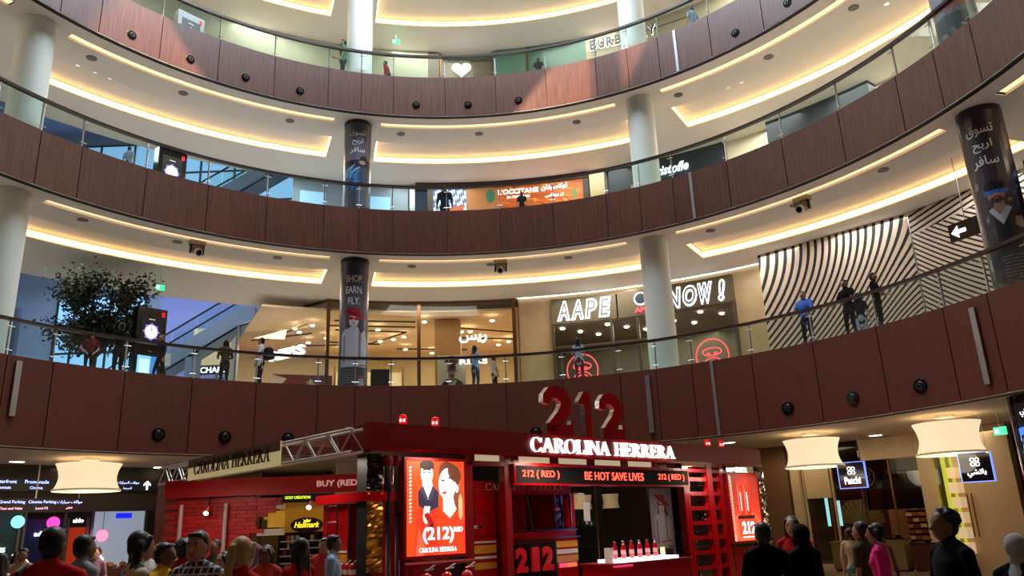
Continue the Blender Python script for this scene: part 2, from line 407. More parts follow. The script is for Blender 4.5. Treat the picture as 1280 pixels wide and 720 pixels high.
def woman(cv, cx, cy, s, asp):      # grey-toned figure in a red hat and red glasses, cx/cy = face centre
    e = lambda x, y, rx, ry, c, rot=0: cv.ell(cx+x*s, cy+y*s*asp, rx*s, ry*s*asp, c, rot)
    P = lambda pts, c: cv.poly([(cx+a*s, cy+b*s*asp) for a, b in pts], c)
    P([(-.95, -1.1), (-.6, -.75), (-.2, -.62), (.35, -.62), (.9, -.85), (1.15, -1.6), (1.1, -3.6), (-1.0, -3.6)], (178, 180, 190))
    P([(.35, -.9), (.6, -1.0), (.55, -2.9), (.35, -2.9)], (118, 120, 130)); P([(-.75, -1.3), (-.62, -1.2), (-.6, -3.2), (-.75, -3.2)], (112, 114, 124))
    P([(-.1, -.6), (.25, -.6), (.12, -3.4), (-.0, -3.4)], (172, 174, 182)); P([(.7, -1.1), (.8, -1.1), (.9, -2.8), (.8, -2.8)], (170, 172, 180))
    P([(.35, .3), (.62, 0), (.8, -.9), (.5, -1.1), (.3, -.6)], (60, 58, 66)); P([(-.45, .2), (-.3, .3), (-.3, -.7), (-.5, -.8)], (70, 66, 74))
    e(0, -.1, .36, .52, (196, 192, 196)); P([(-.14, -.45), (.2, -.5), (.22, -.85), (-.1, -.8)], (170, 168, 174))
    e(-.0, -.35, .11, .05, (150, 90, 100)); e(-.02, -.18, .05, .09, (176, 172, 178))
    e(-.2, .03, .17, .12, (176, 16, 34)); e(.2, .0, .18, .12, (190, 20, 38)); P([(-.4, .06), (.4, .03), (.4, -.0), (-.4, .02)], (150, 14, 28))
    e(.1, .38, .95, .2, (178, 32, 44), -14); e(.08, .52, .48, .34, (160, 26, 38)); e(.1, .35, .8, .1, (118, 18, 28), -14)
    P([(-.3, -3.0), (1.0, -2.9), (1.0, -3.02), (-.3, -3.12)], (190, 40, 56)); P([(-.9, -3.6), (1.05, -3.6), (1.0, -4.9), (-.9, -4.9)], (44, 44, 54))
    for k in range(6): P([(-.8, -3.8-.18*k), (.3, -3.8-.18*k), (.3, -3.84-.18*k), (-.8, -3.84-.18*k)], (130, 130, 140))
    P([(.45, -3.4), (1.2, -3.4), (1.2, -3.5), (.45, -3.5)], (170, 36, 50)); P([(.45, -4.2), (1.2, -4.2), (1.2, -4.3), (.45, -4.3)], (170, 36, 50)); P([(.4, -4.4), (.9, -4.4), (.9, -5), (.4, -5)], (150, 154, 164))
def man(cv, cx, cy, s, asp, glasses=(40, 110, 190)):
    e = lambda x, y, rx, ry, c, rot=0: cv.ell(cx+x*s, cy+y*s*asp, rx*s, ry*s*asp, c, rot)
    P = lambda pts, c: cv.poly([(cx+a*s, cy+b*s*asp) for a, b in pts], c)
    P([(-1.2, -1.3), (-.6, -.8), (.5, -.75), (1.2, -1.1), (1.5, -2.4), (1.4, -4.2), (-1.3, -4.2)], (40, 40, 48))
    P([(-.15, -.5), (.3, -.5), (.35, -1.0), (.05, -1.25), (-.25, -1.0)], (150, 118, 104)); P([(-.3, -.85), (0, -1.3), (.4, -.85), (.6, -1.0), (.05, -1.9), (-.5, -1.0)], (178, 182, 196))
    e(0, -.1, .42, .55, (164, 130, 114)); e(.02, .32, .5, .34, (28, 24, 26)); P([(-.46, .3), (-.38, .3), (-.36, -.1), (-.46, -.05)], (28, 24, 26)); e(0, -.45, .3, .2, (70, 54, 50)); e(0, -.36, .13, .05, (150, 90, 84))
    P([(-.55, .1), (.6, .12), (.62, -.12), (.1, -.12), (0, -.04), (-.1, -.14), (-.52, -.12)], glasses)
    e(.9, -1.9, .3, .25, (158, 122, 106)); [e(.72+.13*k, -1.68, .06, .2, (164, 128, 112), 10) for k in range(4)]
# column banners
t, x, y, z0, z1, ang, per, W_, H_ = banner(1, 1, 'column banner reading SHOP. EARN. FLY. with a woman in a red hat, first gallery')
cv = Canvas(W_, H_); cv.grad((52, 60, 84), (128, 132, 146)); cv.poly([(0, 0), (1, 0), (1, .5), (.5, .62), (0, .55)], (78, 80, 96)); woman(cv, .5, .53, .15, W_/H_*1.0); link('printed_film', wrap(cv, x, y, ang, z0, z1, CRAD+.014, attr_p), t)
for k, (s_, zz, w_) in enumerate((('SHOP.', 9.90, .60), ('EARN.', 9.50, .60), ('FLY.', 9.10, .40))): text_obj('lettering', s_, col_map(x, y, CRAD+.016, ang, zz), w=w_, h=.25, depth=.006, bold=.012, m=white, parent=t)
MB().lathe([(CRAD+.02, 0), (CRAD+.02, .12)], 40, (x, y, z1-.14)).build('top_ring', darksteel, t, smooth=True)
t, x, y, z0, z1, ang, per, W_, H_ = banner(1, 2, 'column banner with white Arabic lettering and blue feather pattern, second gallery')
cv = Canvas(W_, H_); cv.grad((70, 74, 96), (150, 150, 158)); cv.poly([(0, .55), (1, .6), (1, .52), (0, .47)], (30, 34, 44)); cv.poly([(0, 0), (1, 0), (1, .52), (0, .47)], (58, 66, 84))
rn = random.Random(3)
for k in range(46): a_ = rn.uniform(.3, .5); b_ = rn.uniform(.28, .5); cv.ell(a_, b_, .055, .006, rn.choice([(50, 140, 210), (120, 190, 230), (30, 90, 160)]), rn.uniform(20, 60))
cv.ell(.58, .585, .05, .035, (26, 24, 28)); cv.ell(.56, .55, .04, .02, (176, 140, 130)); 
for k in range(10): cv.poly([(.5, .30-.018*k), (.68, .295-.018*k), (.68, .292-.018*k), (.5, .297-.018*k)], (170, 180, 190))
cv.ell(.36, .06, .035, .03, (200, 40, 60)); link('printed_film', wrap(cv, x, y, ang, z0, z1, CRAD+.014, attr_p), t)
ar3 = ('تسوق', 'اربح', 'سافر')
for k, w_ in enumerate(ar3): text_obj('lettering', arabic(w_), col_map(x, y, CRAD+.016, ang, 15.45-.34*k), w=(.6, .42, .55)[k], h=.27, depth=.006, m=white, parent=t, bold=.01)
MB().lathe([(CRAD+.02, 0), (CRAD+.02, .12)], 40, (x, y, z1-.14)).build('top_ring', darksteel, t, smooth=True)
t, x, y, z0, z1, ang, per, W_, H_ = banner(3, 1, 'dark column banner with Arabic lettering and a man in blue glasses, first gallery right')
cv = Canvas(W_, H_); cv.grad((44, 40, 54), (74, 58, 56)); man(cv, .47, .53, .14, W_/H_*1.0)
cv.poly([(.62, 0), (1, 0), (1, 1), (.62, 1)], (40, 24, 22)); cv.poly([(0, 0), (.3, 0), (.3, 1), (0, 1)], (40, 24, 22))
for k in range(7): cv.poly([(.42, .2-.016*k), (.6, .205-.016*k), (.6, .202-.016*k), (.42, .197-.016*k)], (150, 146, 150))
link('printed_film', wrap(cv, x, y, ang-8, z0, z1, CRAD+.014, attr_p), t)
for k, w_ in enumerate(ar3): text_obj('lettering', arabic(w_), col_map(x, y, CRAD+.016, ang+8, 10.02-.40*k), w=(.6, .42, .55)[k], h=.3, depth=.006, m=white, parent=t, bold=.01)
MB().lathe([(CRAD+.02, 0), (CRAD+.02, .12)], 40, (x, y, z1-.14)).build('top_ring', blackgloss, t, smooth=True)
t, x, y, z0, z1, ang, per, W_, H_ = banner(3, 2, 'pale column banner with a red patch, second gallery right')
cv = Canvas(W_//2, H_//2); cv.grad((120, 124, 150), (150, 146, 158)); cv.ell(.45, .35, .2, .03, (180, 60, 50)); cv.poly([(.3, .1), (.7, .1), (.7, .3), (.3, .28)], (60, 60, 76)); link('printed_film', wrap(cv, x, y, ang, z0, z1, CRAD+.014, attr_p), t)

# ceiling fittings
ORDW = ['first', 'second', 'third', 'fourth', 'fifth', 'sixth', 'seventh', 'eighth', 'ninth', 'tenth', 'eleventh', 'twelfth', 'thirteenth']
def nth(i, n): return 'leftmost' if i == 0 else 'rightmost' if i == n-1 else ORDW[i]+' from the left'
def disc(name, r, phi, z, rad, m, label, cat, grp, rim=None):
    mb = MB(); x, y = pol(r, phi); mb.lathe([(rad, 0), (rad, -.012), (rad*.82, -.02), (rad*.3, -.016)], 20, (0, 0, 0)); 
    o = mb.build(name, m, smooth=True, label=label, cat=cat, group=grp, loc=(x, y, z)); return o
for zs, lst, lv in ((LV[2][0], [-53.5, -41.7, -28.2, -8.8, 3.0, 14.8, 36, 48, 60], 'first'), (LV[3][0], [-54.9, -42.7, -27.4, -10.5, 1.8, 17.4, 33.5, 47.4, 60], 'second')):
    for i_, p in enumerate(lst): disc('ceiling_speaker', 13.9 if lv == 'second' else 13.83, p, zs, .16, grey_vent, 'round grey ceiling speaker of the %s gallery, %s' % (lv, nth(i_, len(lst))), 'speaker', 'round speakers in the %s gallery ceiling' % lv)
def downlight(r, p, z, lv, em=down_e, which=''):
    x, y = pol(r, p); t = empty('downlight', 'small round downlight in the %s gallery cove tray, %s' % (lv, which), 'downlight', (x, y, z), group='downlights, %s' % lv)
    mb = MB(); mb.lathe([(.115, 0), (.115, -.012), (.08, -.02)], 16); mb.build('rim', white, t, smooth=True)
    mb = MB(); mb.lathe([(.07, -.014), (.07, -.024)], 12); mb.build('lens', em, t)
    return t
dim_e = mat('downlight_dim', (240, 236, 225), 0.4, emit=1.6)
for i_, p in enumerate((-52.3, -50.6, -30.2, -29.1, -6.5, -4.9, 14.9, 16.7, 39.5, 41.2)): downlight(14.95, p, LV[2][0]+.30, 'first', dim_e, nth(i_, 10))
for i_, p in enumerate((-54.4, -52.3, -50.5, -31, -29.2, -6.6, -4.9, 15.0, 16.8, 39.1, 41.0, 61.3, 62.7)): downlight(15.05, p, LV[3][0]+.30, 'second', dim_e, nth(i_, 13))
for i_, p in enumerate((-7.3, -5.4)): downlight(14.7, p, TOPZ+.3, 'top', down_e, nth(i_, 2))
# moving-head projectors hanging under the first gallery's soffit lamp slot
pj_body = mat('projector_beige', (150, 132, 112), .5)
for k, p in enumerate((-39.6, 4.7, 49.9)):
    x, y = pol(13.45, p); t = empty('projector', ('white box projector with round lens hanging over the left side of the first gallery', 'white box projector with round lens hanging at the middle of the first gallery ceiling', 'white box projector with round lens hanging near the striped hoarding')[k], 'projector', (x, y, LV[2][0]), -p, 'projectors under the first gallery ceiling')
    MB().box(-.24, .24, -.12, .12, -.14, 0).build('mount', pj_body, t)
    mb = MB(); mb.box(-.22, -.17, -.05, .05, -.42, -.1); mb.box(.17, .22, -.05, .05, -.42, -.1); mb.build('yoke', darksteel, t)
    mb = MB(); mb.box(-.15, .15, -.14, .14, -.38, -.2); mb.build('body', pj_body, t)
    mb = MB(); mb.tube((0, -.1, -.38), (0, -.26, -.46), .11, .12, 16, 0); mb.tube((0, -.255, -.457), (0, -.275, -.465), .085, .085, 16, 1); mb.build('lens_barrel', [white, blackgloss], t, smooth=True)

# ================================================================== FIRST GALLERY SHOPS
Z1, C1 = 6.1, 10.82
mb = MB(); mb.band(18.5, 18.7, Z1, C1, 5.3, 9.6); mb.band(18.5, 18.7, Z1, C1, 32.6, 37.2); mb.band(18.5, 18.7, 10.62, C1, 9.6, 32.6); mb.build('wall_gallery', marble, kind='structure')
mb = MB(); mb.band(18.38, 18.46, 10.80, 10.88, 5.2, 36.2); k_ = mb.build('trim_30', white_e, kind='structure')
# white outlined letters shop
taupe = mat('sign_panel_taupe', (112, 100, 74), .5, var=.08, scale=5); mullion = mat('mullion_taupe', (96, 84, 66), .45, .3)
inner_grey = mat('shop_interior_grey', (120, 112, 96), .7); inner_warm = mat('shop_interior_cream', (232, 206, 168), .7); inner_cream2 = mat('shop_wall_light', (240, 224, 196), .7)
sf = empty('shopfront', 'shopfront with glowing outlined letters AAPE and NOW! above wide glass', 'shopfront')
mb = MB()
for a, b in ((9.6, 18.0), (18.2, 24.6), (24.8, 32.6)): arc_part('sign_panel', taupe, sf, 18.32, 18.5, 9.55, 10.62, a, b)
for p in (9.7, 17.2, 20.5, 24.7, 32.4): MB().band(18.34, 18.46, Z1, 9.55, p-.17, p+.17).build('mullion', mullion, sf)
for z in (9.48, 8.55): MB().band(18.35, 18.45, z, z+.08, 9.7, 32.4).build('transom', mullion, sf)
for a, b in ((9.9, 17.0), (17.4, 20.3), (20.7, 24.5), (24.9, 32.2)): MB().band(18.39, 18.41, Z1, 9.48, a, b, 2).build('pane', shopglass, sf)
def outline_letters(t, r, phi, z, w, h, parent, m_in=letter_grey, m_out=neon_e, shear=.18, grow=.05, depth=.05):
    n = len(t); cw = w/n
    for i, ch in enumerate(t):
        pc = phi+math.degrees((-(w/2)+cw*(i+.5))/r)
        wi = cw*(.92 if ch not in '!I1' else .5)
        v, f = text_mesh(ch, 1, depth, grow, 1, shear); v0 = fit(v, wi, h)
        vo, fo = text_mesh(ch, 1, depth, .075, 1, shear); vi, fi = text_mesh(ch, 1, depth, -.006, 1, shear)
        lo_, hi_ = vo.min(0), vo.max(0); mp = ring_map(r, pc, z); lo = None
        for nm, vv, ff, mm, d in (('letter', vo, fo, m_out, 0), ('letter_face', vi, fi, m_in, .03)):
            q = vv.copy(); q[:, 0] = (q[:, 0]-(lo_[0]+hi_[0])/2)*wi/(hi_[0]-lo_[0]); q[:, 1] = (q[:, 1]-lo_[1])*h/(hi_[1]-lo_[1]); q[:, 2] += d
            me = bpy.data.meshes.new('l'); me.from_pydata([tuple(mp(p)) for p in q], [], ff); me.materials.append(mm); lo = link(nm, me, parent if lo is None else lo)
outline_letters('AAPE', 18.30, 13.85, 9.66, 2.3, .84, sf)
outline_letters('NOW!', 18.30, 28.3, 9.62, 2.5, .86, sf)
mb = MB(); mp = ring_map(18.30, 21.2, 10.0); mb.tube(mp((-.0, .22, .0)), mp((0, .22, .06)), .27, .27, 24, 0); mb.build('round_logo', neon_e, sf)
mb = MB(); mb.tube(mp((0.0, .22, .06)), mp((0, .22, .08)), .22, .22, 24, 0); mb.build('logo_disc', mat('logo_blue', (30, 60, 70), .4), sf)
text_obj('lettering', 'APE', ring_map(18.29, 21.2, 9.68), w=.55, h=.2, depth=.04, m=red_e, parent=sf, bold=.03)
# neon rings behind the glass
def ring_tube(mp, cx, cy, rx, ry, a0, a1, r, n=28, mb=None):
    mb = mb or MB(); pts = [mp((cx+rx*math.cos(math.radians(a0+(a1-a0)*i/n)), cy+ry*math.sin(math.radians(a0+(a1-a0)*i/n)), 0)) for i in range(n+1)]
    for a, b in zip(pts[:-1], pts[1:]): mb.tube(a, b, r, r, 6, cap=False)
    return mb
for p, nm in ((13.2, 'round pink-red neon sign in the left shop window below AAPE'), (29.3, 'round pink-red neon sign in the right shop window below NOW!')):
    mp = ring_map(18.25, p, 7.55); t = empty('neon_sign', nm, 'neon sign')
    ring_tube(mp, 0, 0, .62, .66, 0, 360, .022).build('neon_ring', red_e, t); ring_tube(mp, 0, .17, .36, .15, 0, 360, .02).build('neon_brow', red_e, t)
    m2 = ring_tube(mp, 0, -.3, .2, .13, 0, 360, .018); m2.build('neon_mouth', red_e, t); ring_tube(mp, 0, -.3, .34, .24, -20, 200, .018).build('neon_muzzle', red_e, t)
    for e in (-.14, .14): ring_tube(mp, e, .1, .06, .035, 0, 360, .015, 14).build('neon_eye', red_e, t)
# interior of that shop
mb = MB(); mb.band(22.6, 22.8, Z1, 9.6, 8, 34.5); mb.band(18.75, 22.8, Z1, 9.6, 8.2, 8.5); mb.band(18.75, 22.8, Z1, 9.6, 34.0, 34.3); mb.band(18.6, 22.8, 9.6, 9.7, 8, 34.5); mb.build('wall_shop', inner_grey, kind='structure')
def spots(lst, z, label, group, em=down_e, rad=.1):
    lst = sorted(lst, key=lambda q: q[1])
    for i_, (r, p) in enumerate(lst):
        x, y = pol(r, p); mb = MB(); mb.lathe([(rad, 0), (rad, -.03), (rad*.7, -.05)], 12); mb.build('spotlight', em, smooth=True, label=label+(', '+nth(i_, len(lst)) if len(lst) < 13 else ''), cat='spotlight', group=group, loc=(x, y, z))
spots([(19.2+.8*(i % 3), 10.6+1.9*i) for i in range(12)], 9.58, 'small round spotlight behind the AAPE shop glass', 'spotlights in the AAPE shop')
lamp('shop_lamp', 'AREA', pol(20.5, 21, 9.45), 150, (1, .88, .7), shape='RECTANGLE', size=6, size_y=2)
# clothes rails and shelving inside
for k, p in enumerate((11.7, 16, 20.2, 26.2, 31)):
    x, y = pol(21.6, p); t = empty('clothes_rail', ('clothes rail with blue and pink garments behind the left neon ring', 'clothes rail with dark garments between the shop mullions', 'clothes rail with grey garments at the shop centre', 'clothes rail with green garments right of the white column', 'clothes rail with pale garments behind the right neon ring')[k], 'clothes rail', (x, y, Z1), -p)
    mb = MB(); mb.tube((-.62, 0, 1.6), (.62, 0, 1.6), .02); mb.build('rail', chrome, t)
    for sx in (-.64, .64): MB().box(sx-.02, sx+.02, -.25, .25, 0, 1.6).build('leg', chrome, t)
    cols = [((60, 110, 170), (220, 120, 150)), ((40, 40, 46), (70, 66, 70)), ((120, 120, 124), (90, 90, 96)), ((70, 110, 80), (180, 180, 170)), ((200, 196, 186), (150, 140, 130))][k]
    for i in range(9):
        mb = MB(); x0 = -.58+.13*i; mb.add([(x0, -.2, 1.5), (x0, .2, 1.5), (x0, .26, .6), (x0, -.26, .6), (x0+.06, -.2, 1.5), (x0+.06, .2, 1.5), (x0+.06, .26, .6), (x0+.06, -.26, .6)], [(0, 1, 2, 3), (7, 6, 5, 4), (0, 4, 5, 1), (1, 5, 6, 2), (2, 6, 7, 3), (3, 7, 4, 0)])
        mb.build('garment', mat('garment_%d_%d' % (k, i % 2), cols[i % 2], .8), t)

# the glass-fronted clothes shop with bronze frames
sf = empty('shopfront', 'tall glass shopfront with bronze frames and warm cream interior behind the red-hat banner', 'shopfront')
for p in (-19.0, -7.6, 4.7): MB().band(18.36, 18.5, Z1, C1, p-.22, p+.22).build('bronze_post', bronze, sf)
for a, b in ((-18.8, -7.8), (-7.4, 4.5)): MB().band(18.42, 18.44, Z1, C1-.1, a, b, 1.5).build('pane', shopglass, sf); 
for a, b in ((-18.8, -7.8), (-7.4, 4.5)): MB().band(18.4, 18.48, C1-.1, C1, a, b).build('head_rail', bronze, sf)
# side pane running back from the rounded corner towards the hall
c0 = Vector(pol(18.43, -19.2, 0)); c1 = Vector(pol(23.5, -27.5, 0)); 
mb = MB(); dd = (c1-c0).normalized(); nn = Vector((-dd.y, dd.x, 0)); mb.add([c0+Vector((0, 0, Z1)), c1+Vector((0, 0, Z1)), c1+Vector((0, 0, C1-.1)), c0+Vector((0, 0, C1-.1))], [(0, 1, 2, 3)]); mb.build('side_pane', shopglass, sf)
mb = MB(); mb.tube(c0+Vector((0, 0, C1-.06)), c1+Vector((0, 0, C1-.06)), .06); mb.build('side_rail', bronze, sf); mb = MB(); mb.tube(c1+Vector((0, 0, Z1)), c1+Vector((0, 0, C1)), .09); mb.build('corner_post', steel, sf)
mb = MB(); mb.band(18.44, 18.48, 9.05, 9.07, -7.4, 4.5); 
for k, (t_, z, h_, r_) in enumerate(((arabic('ريس'), 9.0, .36, 18.34), ('REISS', 8.1, .2, 18.34))): text_obj('lettering', t_, ring_map(r_, -.65, z), w=1.15, h=h_, depth=.05, m=neon_e, parent=sf, bold=.02)
v_side = plane_map(tuple(c0+dd*2.4+Vector((0, 0, 8.75))+nn*.06), tuple(dd*-1), tuple(nn)); 
text_obj('lettering', 'REISS', v_side, w=2.2, h=.42, depth=.05, m=neon_e, parent=sf, bold=.03)
mb = MB(); mb.band(26.5, 26.7, Z1, 10.4, -27, 6); mb.band(18.6, 26.7, Z1, 10.4, 4.9, 5.2); mb.band(23.5, 26.7, Z1, 10.4, -27.6, -27.3)
mb.band(18.6, 26.7, 10.4, 10.48, -27, 5.2, 3); mb.build('wall_shop', inner_warm, kind='structure')
# pink-cream dropped ceiling panels with black track lines
track = mat('track_black', (40, 28, 22), .5)
def tbar(a, b, z, lab, grp, th=.035):
    A_ = Vector(pol(*a, z)); B_ = Vector(pol(*b, z)); mb = MB(); mb.tube(A_, B_, th, n=4); return mb.build('lighting_track', track, label=lab, cat='lighting track', group=grp)
TL = [((19.4, -18), (19.4, -8)), ((20.3, -18.5), (20.3, -8)), ((21, -17.5), (21.2, -9)), ((21.2, -9), (23.5, -13)), ((23.5, -13), (23.4, -18)), ((24.6, -10), (25.0, -2)), ((20.5, -3), (21.8, 4)), ((22.3, -4), (23.2, 4)), ((20.2, -21), (23.5, -24.5)), ((24.3, -20), (23.6, -12)), ((23.8, -26), (21.8, -20))]
for a, b in TL: tbar(a, b, 10.2, 'thin dark lighting track on the warm ceiling behind the bronze-framed shop glass', 'lighting tracks in the bronze-framed shop')
spots([(19.6, -15), (20.6, -12.5), (21.5, -16.6), (22.4, -10.5), (22.8, -12.0), (21.9, -9.3), (24.5, -9), (23.4, -20), (22.4, -18.2), (21.5, -21.5), (20.2, -20.4), (19.2, -6.9), (21.0, -3.6), (21.1, -2.4), (21.1, -1.3), (19.3, 1.7), (23.1, 0), (23.4, 3), (24, 1.7), (22.4, -23.2), (20.9, -22.2), (24.6, -14), (25.2, -16), (25.4, -6)], 10.16, 'bright round spotlight in the warm ceiling behind the bronze-framed shop glass', 'spotlights in the bronze-framed shop')
for p, w_ in ((-22, 3), (-13, 4.5), (-2, 4)): lamp('shop_lamp', 'AREA', pol(22.5, p, 10.0), 150, (1, .82, .58), shape='RECTANGLE', size=w_, size_y=4)
o = MB().band(19.7, 20.9, Z1, 10.35, -5.6, -2.4).build('wall_pier', mat('tan_panel', (176, 128, 76), .5), kind='structure')
for k, p in enumerate((-15.3, -12.6, -10.6)):
    x, y = pol(25.5, p); t = empty('display_partition', ('tall cream display partition left of the banner column at the shop back', 'tall cream display partition in the middle of the shop back wall', 'tall cream display partition nearest the bronze post')[k], 'partition', (x, y, Z1), -p)
    MB().box(-.55, .55, -.05, .05, 0, 3.1).build('panel', inner_cream2, t)
    for sx in (-.6, .6): MB().box(sx-.05, sx+.05, -.08, .08, 0, 3.4).build('jamb', bronze, t)
o = MB().box(-.45, .45, -.03, .03, 0, 1.75); o.build('poster', mat('mint_lit', (200, 235, 205), .5, emit=.6), label='pale green lit panel standing behind the dark bin in the cream shop', cat='panel', loc=pol(22, -12.8, Z1), rz=12.8)
# poster of a man, and mannequins
t = empty('poster', 'poster of a man in a brown coat at the tan pier in the shop window', 'poster'); cv = Canvas(90, 150, (214, 208, 200)); man(cv, .5, .72, .3, .6, (120, 86, 66)); cv.poly([(.1, 0), (.9, 0), (.8, .42), (.2, .42)], (120, 70, 44)); cv.ell(.5, .9, .24, .09, (90, 50, 34)); cv.poly([(.42, 0), (.58, 0), (.56, .4), (.44, .4)], (190, 150, 120))
link('print', cv.mesh(lambda p: pol(18.62, -3.5+(p[0]-.5)*3.6, 6.2+p[1]*2.35), attr_w), t); MB().band(18.63, 18.67, 6.2, 8.55, -5.3, -1.7).build('board', white, t)
mann = mat('mannequin_dark', (60, 44, 40), .6)
# red and white sloping graphic near the left panes
t = empty('window_graphic', 'large red and white diagonal graphic low in the shop window left of the banner', 'graphic'); cv = Canvas(140, 70, (120, 30, 24)); cv.poly([(.7, 0), (1, 0), (1, .3), (.62, .95), (.62, .55)], (226, 212, 196)); cv.poly([(0, .5), (.25, .9), (0, 1)], (214, 190, 166)); cv.poly([(0, 0), (.2, 0), (0, .35)], (214, 190, 166)); cv.poly([(.2, .55), (.45, .7), (.45, .5), (.2, .35)], (150, 190, 235))
link('print', cv.mesh(lambda p: pol(19.6-.0*p[0], -25+7*p[0], 6.2+p[1]*1.7), attr_w), t); MB().band(19.62, 19.66, 6.2, 7.9, -25, -18).build('board', white, t)

# striped hoarding
def hoard(u0, u1, r0, r1, fn, W_, H_, lab, dense=1):
    t = empty('hoarding', lab, 'hoarding'); cv = Canvas(W_, H_, (226, 208, 190)); g = fn(cv.X, cv.Y); cv.put((g-np.floor(g)) < .42, (20, 16, 18))
    A_ = Vector(pol(r0, u0, 0)); B_ = Vector(pol(r1, u1, 0)); hh = C1-Z1-.02
    link('print', cv.mesh(lambda p: tuple(A_.lerp(B_, p[0])+Vector((0, 0, Z1+hh*p[1]))), attr_w), t)
    d = (B_-A_).normalized(); n = Vector((-d.y, d.x, 0)); n = n if n.dot(A_) > 0 else -n
    mb = MB(); mb.add([A_+n*.02, B_+n*.02, B_+n*.1, A_+n*.1], []); vs = [A_+n*.02, B_+n*.02, B_+n*.12, A_+n*.12]
    mb = MB(); mb.add([v+Vector((0, 0, Z1)) for v in vs]+[v+Vector((0, 0, C1-.02)) for v in vs], [(0, 1, 2, 3), (4, 5, 6, 7), (0, 1, 5, 4), (1, 2, 6, 5), (2, 3, 7, 6), (3, 0, 4, 7)]); mb.build('board', white, t)
    return t
def f1(X, Y):   # lines that start slanted at the foot and sweep upright towards the top, fanned at the left edge
    v = Y; c = X-(1.45*v-.72*v*v)*(.75+.4*X)-.03*np.sin(5*X+.3)
    return c*25+2.2*np.exp(-((X-1)/.22)**2)*(1-v)
def f2(X, Y):
    return np.where(Y-.84-.12*X > 0, (Y-.3*X)*26, (Y+1.0*X-.35*X*X)*27)
hoard(36.9, 54.0, 17.45, 17.55, f1, 380, 300, 'large black and white wavy striped hoarding behind the men at the railing')
hoard(54.15, 72, 17.55, 17.9, f2, 330, 260, 'striped hoarding panel with diagonal chevron lines beside the dark right banner')
t = empty('direction_sign', 'dark hanging sign with white arrow beside the dark right banner', 'sign', pol(15.6, 63.5, 8.75), -63); MB().box(-.01, .01, -.01, .01, .5, 2.37).build('rod', steel, t); MB().box(-.5, .5, -.04, .04, 0, .5).build('board', mat('sign_brown', (44, 20, 18), .5), t)
mp = plane_map(( -.2, -.05, .12), (1, 0, 0), (0, -1, 0)); ar = MB(); ar.prism([(-.22, .13), (-.02, .3), (-.02, .18), (.2, .18), (.2, .08), (-.02, .08), (-.02, -.04)], (-.2, -.05, .1), (1, 0, 0), (0, 0, 1), (0, -1, 0), 0, .01); ar.build('arrow', white_e, t)
t = empty('direction_sign', 'dark sign with blue-white lettering at the far right edge of the first gallery', 'sign', pol(14.2, 79.2, 8.4), -79); MB().box(-1.2, 1.2, -.04, .04, 0, 1.1).build('board', blackgloss, t); MB().box(-.8, -.78, -.01, .01, 1.1, 2.42).build('rod', steel, t)
for k, s_ in enumerate(('Fashion Avenue', 'Car Park', 'Taxi')): text_obj('lettering', s_, plane_map((-.3, -.05, .75-.3*k), (1, 0, 0), (0, -1, 0)), h=.14, depth=.01, m=mat('sign_blue', (170, 190, 255), .5, emit=2), parent=t)

# advertising totems with a watch picture, one per gallery
def totem(r, p, z, h, lab, screen=True):
    x, y = pol(r, p); t = empty('advertising_totem', lab, 'totem', (x, y, z), -p+8)
    MB().box(-.48, .48, -.16, .16, 0, h).build('body', blackgloss, t)
    cv = Canvas(70, 90, (14, 12, 14)); cv.ell(.5, .45, .33, .25, (150, 140, 220)); cv.ell(.5, .45, .28, .21, (225, 225, 250)); cv.poly([(.49, .45), (.51, .45), (.51, .62), (.49, .62)], (40, 30, 60)); cv.poly([(.5, .44), (.62, .5), (.62, .52), (.5, .46)], (40, 30, 60))
    for q in range(8): cv.ell(.5+.36*math.cos(q*PI/4), .45+.27*math.sin(q*PI/4), .04, .03, (120, 110, 190))
    cv.poly([(.35, .85), (.65, .85), (.65, .88), (.35, .88)], (160, 150, 150))
    link('watch_picture', cv.mesh(lambda p: (-.34+.68*p[0], -.165, h-1.25+1.0*p[1]), attr_s), t)
    MB().box(.3, .4, -.17, -.16, h-.25, h-.1).build('red_label', mat('label_red', (220, 20, 30), .5, emit=1.2), t)
    if screen:
        cv = Canvas(40, 60, (120, 190, 230)); cv.poly([(.1, .1), (.6, .1), (.6, .9), (.1, .9)], (190, 225, 240)); cv.poly([(.65, 0), (1, 0), (1, 1), (.65, 1)], (60, 120, 200)); link('screen', cv.mesh(lambda p: (-.36+.66*p[0], -.165, .25+1.0*p[1]), attr_s), t)
totem(15.5, -42.1, Z1, 2.85, 'black totem with a round watch picture and blue screen beside the tree, first gallery')
totem(14.2, -43.1, 12.3, 1.75, 'black totem with a pale round watch picture behind the second gallery glass', False)
totem(14.2, -42.4, 17.66, 1.75, 'black totem with red corner label behind the top gallery glass', False)
MB().box(-.32, .32, -.2, .2, 0, 1.0).build('litter_bin', black, label='black litter bin beside the red-hat banner column, first gallery', cat='bin', loc=pol(14.3, -13.2, Z1), rz=13)

